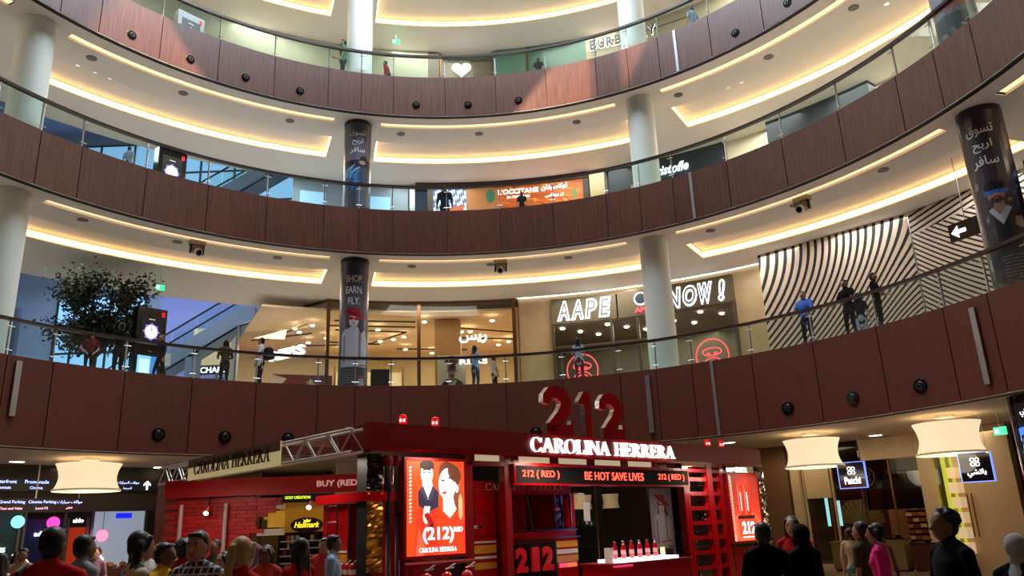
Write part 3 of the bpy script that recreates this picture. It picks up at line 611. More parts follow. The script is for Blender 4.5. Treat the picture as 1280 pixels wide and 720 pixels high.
# ================================================================== THE HALL BEYOND, LEFT
hallg = mat('hall_blue_grey', (150, 166, 186), .7); halldark = mat('hall_slate', (70, 82, 100), .7); hallc = mat('hall_ceiling_lilac', (150, 160, 205), .7)
MB().box(-46, -2, 34, 34.3, 6.1, 29).build('wall_back', hallg, kind='structure')
MB().box(-46, -45.7, -46, 46, 0, 30).build('wall_left', hallg, kind='structure'); MB().box(45.7, 46, -46, 46, 0, 30).build('wall_right', hallg, kind='structure')
MB().box(-46, 46, -46, -45.7, 0, 30).build('wall_behind', hallg, kind='structure'); MB().box(-46, 46, 45.7, 46, 0, 30).build('wall_far', hallg, kind='structure')
mb = MB(); mb.add([(-46, 14, 14.4), (-8.5, 14, 16.8), (-8.5, 46, 16.8), (-46, 46, 13.5)], [(0, 1, 2, 3)]); mb.add([(-46, 14, 14.5), (-8.5, 14, 17), (-8.5, 46, 17), (-46, 46, 13.6)], [(0, 1, 2, 3)])
mb2 = MB(); mb2.box(-46, -2, 19.5, 34, 28, 28.2); mb2.build('ceiling', hallc, kind='structure')
# daylight windows of the hall
def window(n, x0, x1, z0, z1, y=33.9, nx=4, nz=3):
    t = empty('window_%d' % n, None, None, kind='structure')
    fw = .06
    for i in range(nx+1): x = x0+(x1-x0)*i/nx; MB().box(x-fw, x+fw, y-.12, y, z0, z1).build('mullion', darksteel, t)
    for i in range(nz+1): z = z0+(z1-z0)*i/nz; MB().box(x0, x1, y-.1, y-.02, z-fw, z+fw).build('transom', darksteel, t)
    for i in range(nx):
        for j in range(nz): MB().box(x0+(x1-x0)*i/nx+fw, x0+(x1-x0)*(i+1)/nx-fw, y-.04, y-.03, z0+(z1-z0)*j/nz+fw, z0+(z1-z0)*(j+1)/nz-fw).build('pane', blue_e, t)
window(1, -27, -21.5, 9.3, 16.5, nx=5, nz=4); MB().box(-20.5, -9, 33.7, 33.98, 11, 17.3).build('wall_lilac', mat('lilac_wall', (150, 156, 214), .7), kind='structure')

lamp('hall_daylight_fill', 'AREA', (-19, 26, 27.5), 700, (.62, .78, 1.0), shape='RECTANGLE', size=16, size_y=8)
lamp('hall_daylight_fill', 'AREA', (-19, 21.6, 15.9), 420, (.62, .78, 1.0), shape='RECTANGLE', size=10, size_y=1.2, aim=(-17, 34, 12.5))  # added cool fill aimed at the back wall, brightens the escalator side
lamp('hall_daylight_fill', 'AREA', (-20, 27, 17.2), 1100, (.62, .78, 1.0), shape='RECTANGLE', size=18, size_y=9)
MB().box(-34, -24.3, 26, 26.3, 9.8, 13.6).build('wall_left_bulkhead', halldark, kind='structure'); MB().box(-34, -24.3, 26.3, 26.5, 6.1, 9.8).build('wall_left_grey', mat('hall_taupe', (112, 104, 100), .7), kind='structure')
# escalators: steps run along local x, climbing to the right
def escalator(x, y, z, run, lab, w=1.1):
    t = empty('escalator', lab, 'escalator', (x, y, z)); k = .60; rise = run*k
    for yy, nm in ((0, 'side_panel'), (w, 'side_panel')):
        mb = MB(); mb.prism([(0, -.9), (run, rise-.9), (run, rise+.05), (0, .05)], (0, yy, 0), (1, 0, 0), (0, 0, 1), (0, 1, 0), 0, .08); mb.build(nm, hallg, t)
        mb = MB(); mb.tube((0, yy+.04, 1.02), (run, yy+.04, rise+1.02), .05, n=8); mb.build('handrail', black, t)
        n = int(run/1.15)
        for i in range(n):
            a = run*i/n+.05; b = run*(i+1)/n-.05
            mb = MB(); mb.prism([(a, a*k+.06), (b, b*k+.06), (b, b*k+.98), (a, a*k+.98)], (0, yy+.03, 0), (1, 0, 0), (0, 0, 1), (0, 1, 0), 0, .02); mb.build('glass_pane', glass, t)
    for i in range(int(run/.4)):
        MB().box(.4*i, .4*i+.4, .1, w, .4*i*k-.1, .4*i*k+.02).build('step', darksteel, t)
    mb = MB(); mb.prism([(0, -.9), (run, rise-.9), (run, rise-.8), (0, -.8)], (0, 0, 0), (1, 0, 0), (0, 0, 1), (0, 1, 0), 0, w+.1); mb.build('soffit', hallg, t)
escalator(-21.5, 24.3, 6.9, 12.2, 'grey escalator with glass sides climbing to the right behind the first gallery')
window(2, -30, -12, 20.5, 27, nx=8, nz=3)
escalator(-19.5, 24.3, 15.6, 12.0, 'grey escalator with glass sides seen through the second gallery glass')
for k, (x, y, w_) in enumerate(((-11.6, 24.5, .6), (-14.3, 24.5, .55))): MB().box(x-w_/2, x+w_/2, y-.3, y+.3, 6.1, 12.6 if k == 0 else 10.2).build('trim_%d' % (40+k), hallg, kind='structure')
# shops under the escalators
def lowshop(x0, x1, y, z1, m, sgn, lab, band=black, hb=.45, lit=1.0):
    t = empty('shopfront', lab, 'shopfront'); MB().box(x0, x1, y, y+.2, z1, z1+hb).build('sign_band', band, t)
    MB().box(x0, x1, y+1.6, y+1.8, 6.1, z1).build('back_panel', m, t)
    for x in (x0, (x0+x1)/2, x1): MB().box(x-.05, x+.05, y, y+.08, 6.1, z1).build('mullion', steel, t)
    MB().box(x0+.1, x1-.1, y+.02, y+.04, 6.1, z1).build('pane', shopglass, t)
    text_obj('lettering', sgn, plane_map(((x0+x1)/2, y-.02, z1+.06), (1, 0, 0), (0, -1, 0)), h=.3, depth=.02, m=neon_e, parent=t, bold=.02)
    text_obj
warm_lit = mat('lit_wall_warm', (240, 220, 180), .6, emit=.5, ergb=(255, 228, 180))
lowshop(-14.9, -12.0, 25.4, 9.55, warm_lit, 'CHARLES', 'lit shopfront with black band lettered CHARLES below the escalator')
lowshop(-17.6, -14.6, 25.0, 8.3, mat('lit_wall_cold', (200, 225, 245), .6, emit=.6), 'ZARA', 'pale blue lit shopfront below the escalator beside the totem') if False else None
MB().box(-14.9, -12.0, 25.7, 25.8, 10.0, 12.0).build('wall_upper_shop', warm_lit, kind='structure')
t = empty('shop_window', 'cold blue-white lit window behind the man with the white bag', 'shop window'); MB().box(-17.3, -15.2, 26.4, 26.5, 8.0, 8.7).build('light_box', mat('cold_lit', (190, 220, 250), .6, emit=1.2), t); MB().box(-17.5, -15.0, 26.5, 26.6, 7.6, 9.0).build('frame', halldark, t); MB().box(-17.5, -15.0, 26.5, 26.6, 6.1, 7.6).build('lower_panel', halldark, t)

# tree in a planter
t = empty('potted_tree', 'dark leafy indoor tree behind the first gallery railing at the left', 'tree', pol(17.6, -45.6, Z1))
mb = MB(); mb.lathe([(.55, 0), (.7, .7), (.66, .72), (.5, .68)], 24); mb.build('planter', mat('planter_taupe', (120, 112, 100), .6), t, smooth=True)
bark = mat('bark', (74, 56, 40), .9)
rn = random.Random(5); tips = []
mb = MB(); mb.tube((0, 0, .6), (.05, 0, 1.6), .12, .09, 8)
for i in range(14):
    a = rn.uniform(0, 2*PI); r_ = rn.uniform(.5, 1.1); z0 = rn.uniform(1.3, 1.8); tp = Vector((r_*math.cos(a), r_*math.sin(a), rn.uniform(2.0, 3.7))); mb.tube((.05, 0, z0), tp, .05, .015, 5); tips.append(tp)
    for j in range(2): q = tp+Vector((rn.uniform(-.4, .4), rn.uniform(-.4, .4), rn.uniform(-.3, .3))); mb.tube(tp.lerp(Vector((.05, 0, z0)), .3), q, .02, .008, 4); tips.append(q)
mb.build('trunk', bark, t)
vs = []; fs = []
for i in range(9000):
    c = rn.choice(tips)+Vector((rn.gauss(0, .26), rn.gauss(0, .26), rn.gauss(0, .24))); d = Vector((rn.gauss(0, 1), rn.gauss(0, 1), rn.gauss(-.3, .6))).normalized(); s_ = d.cross(Vector((rn.random(), rn.random(), rn.random()))).normalized(); l_ = rn.uniform(.10, .17); b = len(vs)
    vs += [c, c+d*l_*.5+s_*l_*.32, c+d*l_, c+d*l_*.5-s_*l_*.32]; fs.append((b, b+1, b+2, b+3))
me = bpy.data.meshes.new('leaves'); me.from_pydata([tuple(v) for v in vs], [], fs); me.materials.append(mat('leaf_green', (34, 46, 24), .6, var=.2)); link('foliage', me, t, kind='stuff')

# hanging exit signs
def exit_sign(loc, rz, lab, m=None):
    t = empty('exit_sign', lab, 'exit sign', loc, rz); MB().box(-.16, .16, -.02, .02, -.55, -.35).build('lit_panel', mat('exit_green', (60, 220, 150), .5, emit=1.6), t); mb = MB(); mb.tube((0, 0, -.35), (0, 0, 0), .01, n=5); mb.build('rod', steel, t)
    MB().box(-.12, -.02, -.028, -.02, -.5, -.4).build('pictogram', white_e, t)
exit_sign(pol(17.6, -39.4, C1), 39, 'small green hanging exit sign below the first gallery ceiling, left')
exit_sign(pol(17.0, -10.9, TOPZ), 11, 'small hanging exit sign below the top gallery ceiling')

# ================================================================== SECOND AND TOP GALLERIES
Z2, C2 = 12.3, 16.17
orange = mat('sign_orange', (206, 96, 30), .45, emit=.25, ergb=(220, 96, 24), var=.1, scale=3); wdark = mat('frame_brown', (58, 34, 26), .5)
mb = MB(); mb.band(18.55, 18.68, Z2, C2, 15.6, 17.9); mb.band(18.55, 18.68, Z2, C2, 33.5, 78); mb.build('wall_gallery', inner_cream2, kind='structure')
MB().band(18.62, 18.68, Z2, C2, 17.9, 33.5).build('wall_gallery', mat('slate_wall', (60, 72, 88), .6), kind='structure')
sf = empty('shopfront', 'orange shopfront with white lettering and a hexagon pattern on the second gallery', 'shopfront')
MB().band(18.25, 18.6, 15.9, C2, -8, 15.6).build('canopy', wdark, sf); MB().band(18.3, 18.6, Z2, 15.9, -6.4, -5.6).build('post', wdark, sf); MB().band(18.3, 18.6, Z2, 15.9, 14.8, 15.6).build('post', wdark, sf)
cv = Canvas(420, 70, (206, 96, 30))
rn = random.Random(2)
for k in range(260): cv.ell(rn.random(), rn.random(), rn.uniform(.004, .012), rn.uniform(.02, .08), rn.choice([(226, 130, 40), (190, 76, 26), (240, 160, 60), (170, 66, 26)]), rn.uniform(0, 90))
hx = (cv.X < .22); A6 = np.sin(cv.X*260)*np.sin(cv.Y*18+cv.X*130)+.3*np.sin(cv.Y*36); cv.put(hx & (A6 > .05), (205, 214, 232)); cv.put(hx & (A6 <= .05), (70, 96, 160)); cv.poly([(.0, .3), (.2, .55), (.2, .3), (.04, .0)], (190, 90, 40))
cv.poly([(.22, 0), (.43, 0), (.43, 1), (.22, 1)], (176, 110, 60)); cv.ell(.38, .75, .03, .2, (60, 110, 90)); cv.ell(.94, .6, .02, .15, (110, 130, 60))
link('sign_band', cv.mesh(lambda p: pol(18.35, -5.6+p[0]*20.4, 14.3+p[1]*1.6), attr_mat('sign_print', .55, .5)), sf); MB().band(18.36, 18.5, 14.25, 15.9, -5.6, 14.8).build('backing', wdark, sf)
text_obj('lettering', "L'OCCITANE", ring_map(18.3, 6.0, 15.52), w=1.75, h=.24, depth=.03, m=neon_e, parent=sf, bold=.015)
text_obj('lettering', 'EN PROVENCE', ring_map(18.3, 6.0, 15.32), w=1.0, h=.1, depth=.03, m=neon_e, parent=sf)
text_obj('lettering', arabic('لوكسيتان'), ring_map(18.3, 10.9, 15.52), w=1.15, h=.3, depth=.03, m=neon_e, parent=sf, bold=.02)
text_obj('lettering', arabic('ان بروفانس'), ring_map(18.3, 10.9, 15.2), w=.8, h=.18, depth=.03, m=neon_e, parent=sf, bold=.01)
text_obj('lettering', 'Christofle', ring_map(18.3, 26.0, 15.35), w=1.9, h=.42, depth=.03, m=neon_e, parent=None, bold=.02, shear=.3, label='white italic lettering on the dark navy shopfront of the second gallery', cat='lettering')
sf = empty('shopfront', 'dark navy shopfront with pale posts right of the orange sign', 'shopfront')
navy = mat('navy_panel', (22, 30, 44), .5); MB().band(18.4, 18.6, Z2, C2, 18.3, 33.4).build('front_panel', navy, sf)
for p in (21.8, 28.9): MB().band(18.34, 18.42, Z2, 15.2, p-.6, p+.6).build('window', mat('steel_blue_pane', (120, 140, 158), .3), sf)
for p in (16.8,): MB().band(18.2, 18.5, Z2, C2, p-1.0, p+1.0).build('pier', marble, sf)
MB().band(18.0, 18.5, 15.3, C2, 39.5, 52).build('wall_slate_bulkhead', navy, kind='structure')
MB().band(18.55, 18.68, Z2, C2, -24, -9.0).build('wall_gallery', hallg, kind='structure'); MB().band(18.5, 18.62, Z2, C2, -8.8, -8.1).build('trim_50', steel, kind='structure')
for k, p in enumerate((-13, -21.5)): MB().band(18.4, 18.5, 13.2, 15.5, p-1.6, p+1.6).build('window_panel', blue_e, label=('cold lit window panel left of the orange shopfront', 'cold lit window panel left of the feather banner')[k], cat='panel')
lamp('hall_daylight_fill', 'AREA', (-10.5, 17, 15.9), 160, (.62, .78, 1.0), shape='RECTANGLE', size=5, size_y=3)
# top gallery
Z3 = 17.66
MB().band(18.3, 18.5, Z3, TOPZ, -95, -6.2).build('wall_gallery', mat('sage_plaster', (186, 190, 168), .7), kind='structure'); MB().band(18.3, 18.5, Z3, TOPZ, 16.6, 105).build('wall_gallery', mat('limestone', (190, 176, 148), .6, var=.04), kind='structure')
mb = MB()
for a, b, z in ((17.4, 32, 22.3), (17.4, 32, 20.6)): mb.band(18.26, 18.3, z, z+.03, a, b)
mb.build('trim_51', mat('groove_brown', (120, 100, 76), .6), kind='structure')
sf = empty('shopfront', 'grey framed shopfront with heart shaped light on the top gallery', 'shopfront')
MB().band(18.3, 18.6, Z3, TOPZ-.05, -6.2, -4.6).build('pier', mat('grey_pier', (120, 112, 100), .6), sf); MB().band(18.6, 19.8, Z3, TOPZ-.4, -4.4, 3.2).build('back_panel', mat('warm_taupe', (160, 140, 118), .6), sf)
MB().band(18.3, 18.5, Z3, TOPZ-.05, 3.2, 8.2).build('door_panel', mat('teal_glass', (96, 140, 122), .15), sf); MB().band(18.28, 18.3, Z3, TOPZ-.05, 7.9, 8.3).build('gold_edge', bronze, sf)
MB().band(18.3, 18.5, Z3, TOPZ-.05, 8.3, 16.6).build('door_panel', mat('teal_panel', (84, 122, 106), .25), sf)
for p in (-4.4, 3.0): MB().band(18.3, 18.4, Z3, TOPZ-.1, p-.1, p+.1).build('frame', bronze, sf)
MB().band(18.36, 18.38, Z3, TOPZ-.4, -4.3, 2.9).build('pane', shopglass, sf); MB().band(18.2, 18.24, 22.45, 22.5, -3.2, .6).build('light_bar', black, sf)
mp = ring_map(18.2, -1.4, 21.35); mb = MB(); pts = [(0, 0)]+[(.62*math.sin(a), .62+.28*math.cos(a)-.0) for a in ()]; 
pts = [(16*math.sin(t_)**3/36, (13*math.cos(t_)-5*math.cos(2*t_)-2*math.cos(3*t_)-math.cos(4*t_))/40+.42) for t_ in [2*PI*i/28 for i in range(28)]]
mb = MB(); O = Vector(mp((0, 0, 0))); n_ = Vector(pol(-1, -1.4, 0)); ex = n_.cross(Vector((0, 0, 1)))*-1; mb.prism(pts, O, ex, (0, 0, 1), n_, 0, .06); mb.build('heart_light', neon_e, sf)
v, f = None, None
def plain_letters(t, r, phi, z, w, h, parent, m, bold=.02, depth=.06):
    n = len(t); cw = w/n
    for i, ch in enumerate(t):
        if ch == ' ': continue
        pc = phi+math.degrees((-(w/2)+cw*(i+.5))/r); vv, ff = text_mesh(ch, 1, depth, bold); q = fit(vv, cw*(.78 if ch not in 'I1' else .25), h); mp = ring_map(r, pc, z)
        me = bpy.data.meshes.new('l'); me.from_pydata([tuple(mp(p)) for p in q], [], ff); me.materials.append(m); link('letter', me, parent)
t = empty('wall_sign', 'backlit grey capital letters BURBERRY on the limestone wall of the top gallery', 'sign')
plain_letters('BURBERRY', 18.2, 21.9, 22.0, 3.05, .46, t, mat('letter_dark', (90, 90, 90), .5))
for v_ in (0,):
    m_ = mat('halo_white', (240, 240, 240), .5, emit=1.6); n = 8; w = 3.05; cw = w/n
    for i, ch in enumerate('BURBERRY'):
        vv, ff = text_mesh(ch, 1, .02, .06); q = fit(vv, cw*.93, .52); q[:, 1] -= .03; mp = ring_map(18.26, 21.9+math.degrees((-(w/2)+cw*(i+.5))/18.2), 22.0); me = bpy.data.meshes.new('l'); me.from_pydata([tuple(mp(p)) for p in q], [], ff); me.materials.append(m_); link('letter_halo', me, t)

# ================================================================== GROUND FLOOR SHOPS
brown = mat('gf_brown', (120, 84, 52), .6); dk = mat('gf_dark', (28, 22, 20), .5); cream = mat('gf_cream', (206, 180, 140), .5, var=.03); mahog = mat('mahogany', (74, 26, 16), .3, coat=.3)
MB().band(24, 24.2, 0, 4, -95, 105).build('wall_ground', mat('gf_wall', (110, 92, 72), .7), kind='structure')
# drum shades
for k, (p, r_, lab) in enumerate(((-48.3, 14.5, 'large cream drum lampshade left, above the crowd'), (44.3, 14.5, 'large cream drum lampshade right of the kiosk'), (60.0, 14.4, 'large cream drum lampshade farthest right'))):
    x, y = pol(r_, p); t = empty('drum_pendant', lab, 'pendant lamp', (x, y, 0), group='drum shades under the ground floor soffit')
    w_ = (.86, .80, .80)[k]; zt_, zb_ = (3.84, 3.08) if k == 0 else (3.80, 3.0)
    prof = [(w_*(.86+.14*abs(1-2*i/8)**1.8*(1 if i < 4 else 1.15)), zt_+(zb_-zt_)*i/8) for i in range(9)]
    mb = MB(); mb.lathe(prof, 48, cap=False); mb.build('shade', shade_e, t, smooth=True)
    mb = MB(); mb.lathe([(prof[-1][0], zb_), (prof[-1][0]+.015, zb_+.01), (prof[-1][0]+.015, zb_+.05), (prof[-1][0], zb_+.055)], 48, cap=False); mb.build('hem', mat('shade_hem', (220, 196, 150), .7, emit=.35), t, smooth=True)
    mb = MB(); mb.lathe([(w_*.3, 3.985), (w_*.3, 3.93)], 24); mb.build('ceiling_plate', white, t)
    for q in range(4): a = q*PI/2+.4; mb = MB(); mb.tube((w_*.28*math.cos(a), w_*.28*math.sin(a), 3.94), (w_*.97*math.cos(a), w_*.97*math.sin(a), 3.93), .012, n=5); mb.build('spoke', steel, t)
    mb = MB(); mb.lathe([(w_*.8, zb_+.06), (w_*.8, zb_+.04)], 32); mb.build('diffuser', shade_e, t)
    lamp('pendant_lamp', 'POINT', (x, y, 2.9), 28, (1, .84, .6), shadow_soft_size=.4)
for i_, (r_, p) in enumerate(((15.9, -53.6), (16.6, -38.4), (14.5, -30), (14.6, 34), (17.1, 47.4))):
    x, y = pol(r_, p); t = empty('downlight', 'slim bright rectangular downlight in the ground floor soffit, '+nth(i_, 5), 'downlight', (x, y, 3.985), -p, 'downlights in the ground floor soffit'); MB().box(-.2, .2, -.1, .1, -.02, 0).build('frame', white, t); MB().box(-.17, .17, -.07, .07, -.03, -.02).build('lens', down_e, t)
lamp('soffit_lamp', 'AREA', pol(16.5, -45, 3.9), 30, (1, .85, .65), shape='RECTANGLE', size=5, size_y=1)
# left: dark bulkhead with direction signs and lit shops beneath
MB().band(17.0, 17.2, 2.62, 4, -58, -36.5).build('wall_ground_bulkhead', mat('bulkhead_brown', (40, 30, 24), .6), kind='structure')
t = empty('direction_sign', 'long dark overhead sign band with blue-white lettering and an up arrow', 'sign'); MB().band(16.9, 16.99, 3.22, 3.6, -56, -37).build('board', black, t)
blu = mat('sign_blue_white', (190, 205, 255), .5, emit=2.2, ergb=(170, 190, 255))
for p, a_, b_, w_ in ((-53.2, 'Waterfront', 'Fountain', 1.1), (-50.2, 'Promenade', 'Cinema', 1.1), (-41.3, arabic('موقف السيارات'), arabic('السينما'), 1.0), (-47.2, 'Ice Rink', 'Metro', .8), (-43.4, arabic('الواحة'), arabic('المترو'), .7)):
    text_obj('lettering', a_, ring_map(16.88, p, 3.44), h=.1, depth=.01, m=blu, parent=t); text_obj('lettering', b_, ring_map(16.88, p, 3.28), h=.08, depth=.01, m=blu, parent=t)
mp = ring_map(16.88, -39.3, 3.27); O = Vector(mp((0, 0, 0))); n_ = Vector(pol(-1, -39.3, 0)); ex = n_.cross(Vector((0, 0, 1)))*-1
mb = MB(); mb.prism([(-.03, 0), (.03, 0), (.03, .18), (.11, .12), (.11, .18), (0, .29), (-.11, .18), (-.11, .12), (-.03, .18)], O, ex, (0, 0, 1), n_, 0, .01); mb.build('up_arrow', neon_e, t)
t = empty('direction_sign', 'lower dark sign with two rows of pink-white lettering over the left crowd', 'sign'); MB().band(16.6, 16.68, 2.6, 3.0, -56, -45.5).build('board', mat('sign_maroon', (44, 18, 28), .5), t)
for k in (-55, -50.5, -46.4): MB().band(16.61, 16.63, 3.0, 3.99, k, k+.12).build('rod', steel, t)
for p, a_, b_ in ((-52.6, 'Grand Parking', 'Taxi and Valet'), (-49.8, 'Cinema Parking', 'Level P3'), (-47.2, arabic('مواقف سيارات'), arabic('الطابق'))):
    text_obj('lettering', a_, ring_map(16.58, p, 2.83), h=.11, depth=.01, m=blu, parent=t); text_obj('lettering', b_, ring_map(16.58, p, 2.68), h=.07, depth=.01, m=mat('sign_pink', (255, 190, 220), .5, emit=1.6), parent=t)
def gfshop(p0, p1, m, lab, z1=2.6, r=19.5, sgn=None, sm_=None, post=True):
    t = empty('shopfront', lab, 'shopfront'); MB().band(r, r+.1, 0, z1, p0, p1).build('front_panel', m, t)
    if post:
        for p in (p0, p1): MB().band(r-.12, r, 0, z1+.3, p-.12, p+.12).build('post', steel, t)
    if sgn: text_obj('lettering', sgn[0], ring_map(r-.06, (p0+p1)/2, sgn[1]), h=sgn[2], depth=.03, m=sm_ or neon_e, parent=t, bold=.02)
    return t
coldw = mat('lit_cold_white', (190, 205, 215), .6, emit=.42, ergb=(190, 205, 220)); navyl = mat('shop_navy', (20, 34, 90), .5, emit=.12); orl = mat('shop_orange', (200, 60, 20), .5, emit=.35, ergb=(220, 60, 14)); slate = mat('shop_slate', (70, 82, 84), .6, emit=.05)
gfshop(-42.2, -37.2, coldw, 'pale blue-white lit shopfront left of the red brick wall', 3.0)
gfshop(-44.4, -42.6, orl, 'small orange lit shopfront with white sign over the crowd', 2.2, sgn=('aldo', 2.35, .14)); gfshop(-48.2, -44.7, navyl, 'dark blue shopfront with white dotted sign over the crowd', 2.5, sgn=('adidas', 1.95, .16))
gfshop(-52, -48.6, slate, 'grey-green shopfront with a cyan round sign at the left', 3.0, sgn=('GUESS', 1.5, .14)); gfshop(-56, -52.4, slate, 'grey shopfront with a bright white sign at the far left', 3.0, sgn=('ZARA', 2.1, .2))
for p, z, m_, nm in ((-49.3, 2.4, mat('cyan_glow', (120, 230, 230), .5, emit=2), 'cyan round sign above the crowd at the left'), (-46.2, 2.35, mat('pink_glow', (250, 60, 160), .5, emit=2), 'pink oval sign above the dark blue shopfront'), (-41.6, 1.9, mat('rose_glow', (240, 150, 190), .5, emit=1.2), 'pinkish round sign over the white-lit shop')):
    t = empty('round_sign', nm, 'sign'); mp = ring_map(18.9, p, z); mb = MB(); mb.tube(mp((0, 0, 0)), mp((0, 0, .05)), .19, .19, 20); mb.build('disc', m_, t); mb = MB(); mb.tube(mp((0, .14, .02)), mp((0, 1.1, .02)), .01, n=5); mb.build('rod', steel, t)
MB().band(18.95, 19.0, 2.45, 2.62, -40.4, -38.9).build('sign_strip', mat('deep_blue_glow', (20, 30, 220), .5, emit=1.6), label='deep blue glowing strip sign at the top of the white-lit shop', cat='sign')
# market stall with warm lamps at far left
t = empty('market_stall', 'low stall heaped with goods under slanted white tube lamps, left', 'stall', pol(15.5, -50, 0), 50)
MB().box(-2.2, 2.2, -.6, .6, 0, .95).build('counter', mat('stall_wood', (120, 80, 52), .6), t)
rn = random.Random(4)
for i in range(60):
    mb = MB(); x_, y_ = rn.uniform(-2.1, 2.1), rn.uniform(-.5, .5); rr = rn.uniform(.05, .11); mb.lathe([(rr*.5, 0), (rr, rr*.6), (rr*.8, rr*1.4), (rr*.2, rr*1.7)], 8, (x_, y_, .95)); mb.build('goods', mat('goods_%d' % (i % 4), [(190, 130, 100), (220, 180, 150), (150, 90, 70), (210, 200, 190)][i % 4], .6), t, smooth=True)
for x_ in (-1.8, -.9, -.7, 1.3): mb = MB(); mb.tube((x_, 0, 1.45), (x_+.25, .05, 1.2), .025, n=6); mb.build('tube_lamp', white_e, t); MB().box(x_+.1, x_+.14, .05, .09, .95, 1.35).build('lamp_post', steel, t)

# right: the chocolate shop
mb = MB(); mb.band(17.9, 18.1, 0, 4, 32.5, 36.4); mb.build('wall_ground_right', brown, kind='structure')
sf = empty('shopfront', 'cream stone and glass shopfront behind the two square blue hanging signs', 'shopfront')
for a, b in ((36.7, 37.6), (38.2, 40.8), (49.9, 51.2), (53.2, 58.5)): MB().band(17.9, 18.15, 0 if a != 38.2 else 2.2, 3.97, a, b).build('stone_pier', cream, sf)
for a, b, z0, z1, m_ in ((40.9, 43.8, 2.1, 3.97, blackgloss), (44.0, 49.8, 1.75, 3.3, blackgloss), (44.0, 49.8, 3.3, 3.97, inner_warm)): MB().band(18.2, 18.3, z0, z1, a, b).build('upper_panel', m_, sf)
for a, b in ((38.2, 43.8), (44.1, 49.8), (51.3, 53.1)): MB().band(17.98, 18.0, 0.1, 3.3, a, b, 2).build('pane', shopglass, sf)
for p in (38.0, 41.0, 44.0, 47): MB().band(17.94, 18.04, 0, 3.3, p-.08, p+.08).build('mullion', cream if p < 42 else bronze, sf)
MB().band(17.9, 18.2, 0, .12, 36.4, 58.5).build('plinth', cream, sf)
mb = MB(); mb.tube(pol(17.8, 54.1, .9), pol(17.8, 54.1, 2.1), .02, n=8); mb.build('door_pull', bronze, sf); mb = MB(); mb.tube(pol(17.8, 54.5, .9), pol(17.8, 54.5, 2.1), .02, n=8); mb.build('door_pull', bronze, sf)
mb = MB(); mb.band(23.0, 23.2, 0, 4, 36, 58); mb.build('wall_shop', mat('shop_tan', (150, 104, 62), .6), kind='structure'); MB().band(18.3, 23, 0, 4, 50.0, 50.3).build('wall_shop', inner_warm, kind='structure')
MB().band(18.6, 18.7, 0, 4, 51.5, 57.5).build('wall_shop', inner_warm, kind='structure')
lamp('shop_lamp', 'AREA', pol(20.5, 43, 3.7), 60, (1, .74, .45), shape='RECTANGLE', size=5, size_y=3); lamp('shop_lamp', 'AREA', pol(17.2, 54, 3.8), 30, (1, .82, .55), shape='RECTANGLE', size=3, size_y=1); lamp('shop_lamp', 'AREA', pol(17.2, 38.5, 3.8), 26, (1, .78, .5), shape='RECTANGLE', size=3, size_y=1)
spots([(19.5, 49), (19.6, 48.5), (19.7, 48)], 3.3, 'bright spotlight at the chocolate shop ceiling', 'spotlights in the chocolate shop')
t = empty('light_column', 'yellow-green glowing vertical light column in the shop at the right', 'light column'); 
for p in (51.7, 52.5): MB().band(18.3, 18.36, 0.3, 3.2, p-.18, p+.18).build('light_strip', mat('lime_glow', (200, 210, 70), .5, emit=.9, ergb=(190, 200, 60)), t)
t = empty('display_shelving', 'warm lit stepped display boxes beside the yellow-green light column', 'shelving')
for k in range(6): MB().band(17.5, 17.85, .45+.42*k, .45+.42*k+.3, 53.0+.12*(k % 2), 53.9).build('box', mat('box_lit', (240, 210, 160), .5, emit=.5), t)
for k, (p, lab) in enumerate(((46.9, 'shelves stacked with boxes at the back of the chocolate shop, left bay'), (49.4, 'shelves stacked with boxes at the back of the chocolate shop, right bay'), (44.3, 'shelves with boxes and mahogany panel at the back of the chocolate shop'))):
    x, y = pol(22.6, p); t = empty('shelf_unit', lab, 'shelving', (x, y, 0), -p); MB().box(-.48, .48, 0, .3, 0, 2.2).build('carcass', mahog, t)
    for i in range(9):
        MB().box(-.47, .47, -.25, 0, .3+.2*i, .32+.2*i).build('shelf', mahog, t)
        for j in range(4): MB().box(-.45+.225*j, -.25+.225*j, -.2, 0, .32+.2*i, .32+.2*i+.12).build('box', mat('choc_%d' % ((i+j) % 4), [(190, 120, 60), (120, 50, 30), (222, 190, 140), (150, 84, 40)][(i+j) % 4], .5), t)
t = empty('fan_decoration', 'large gold fan-shaped wall decoration behind the shop glass', 'decoration', pol(19.5, 41.6, 1.35), -41.6)
for k in range(14):
    a0 = PI*k/14; a1 = PI*(k+.85)/14; mb = MB(); mb.prism([(.1*math.cos(a0), .1*math.sin(a0)), (.8*math.cos(a0), .8*math.sin(a0)), (.8*math.cos(a1), .8*math.sin(a1)), (.1*math.cos(a1), .1*math.sin(a1))], (0, 0, 0), (1, 0, 0), (0, 0, 1), (0, 1, 0), 0, .02+.02*(k % 2)); mb.build('blade', mat('fan_gold', (150, 110, 50), .4, .4), t)
MB().box(-.9, .9, .1, .15, -1.3, 1.5).build('back_panel', mahog, t)
for k, p in enumerate((39.6, 40.8)): MB().band(18.4, 18.45, 1.3, 2.45, p-.14, p+.14).build('light_tube', mat('cyan_tube', (150, 220, 235), .5, emit=1.2), label=('pale cyan vertical light tube behind the glass, the left one', 'pale cyan vertical light tube behind the glass, the right one')[k], cat='light tube')
MB().band(18.2, 18.5, 0, 1.45, 37.7, 38.1).build('trim_60', mahog, kind='structure')
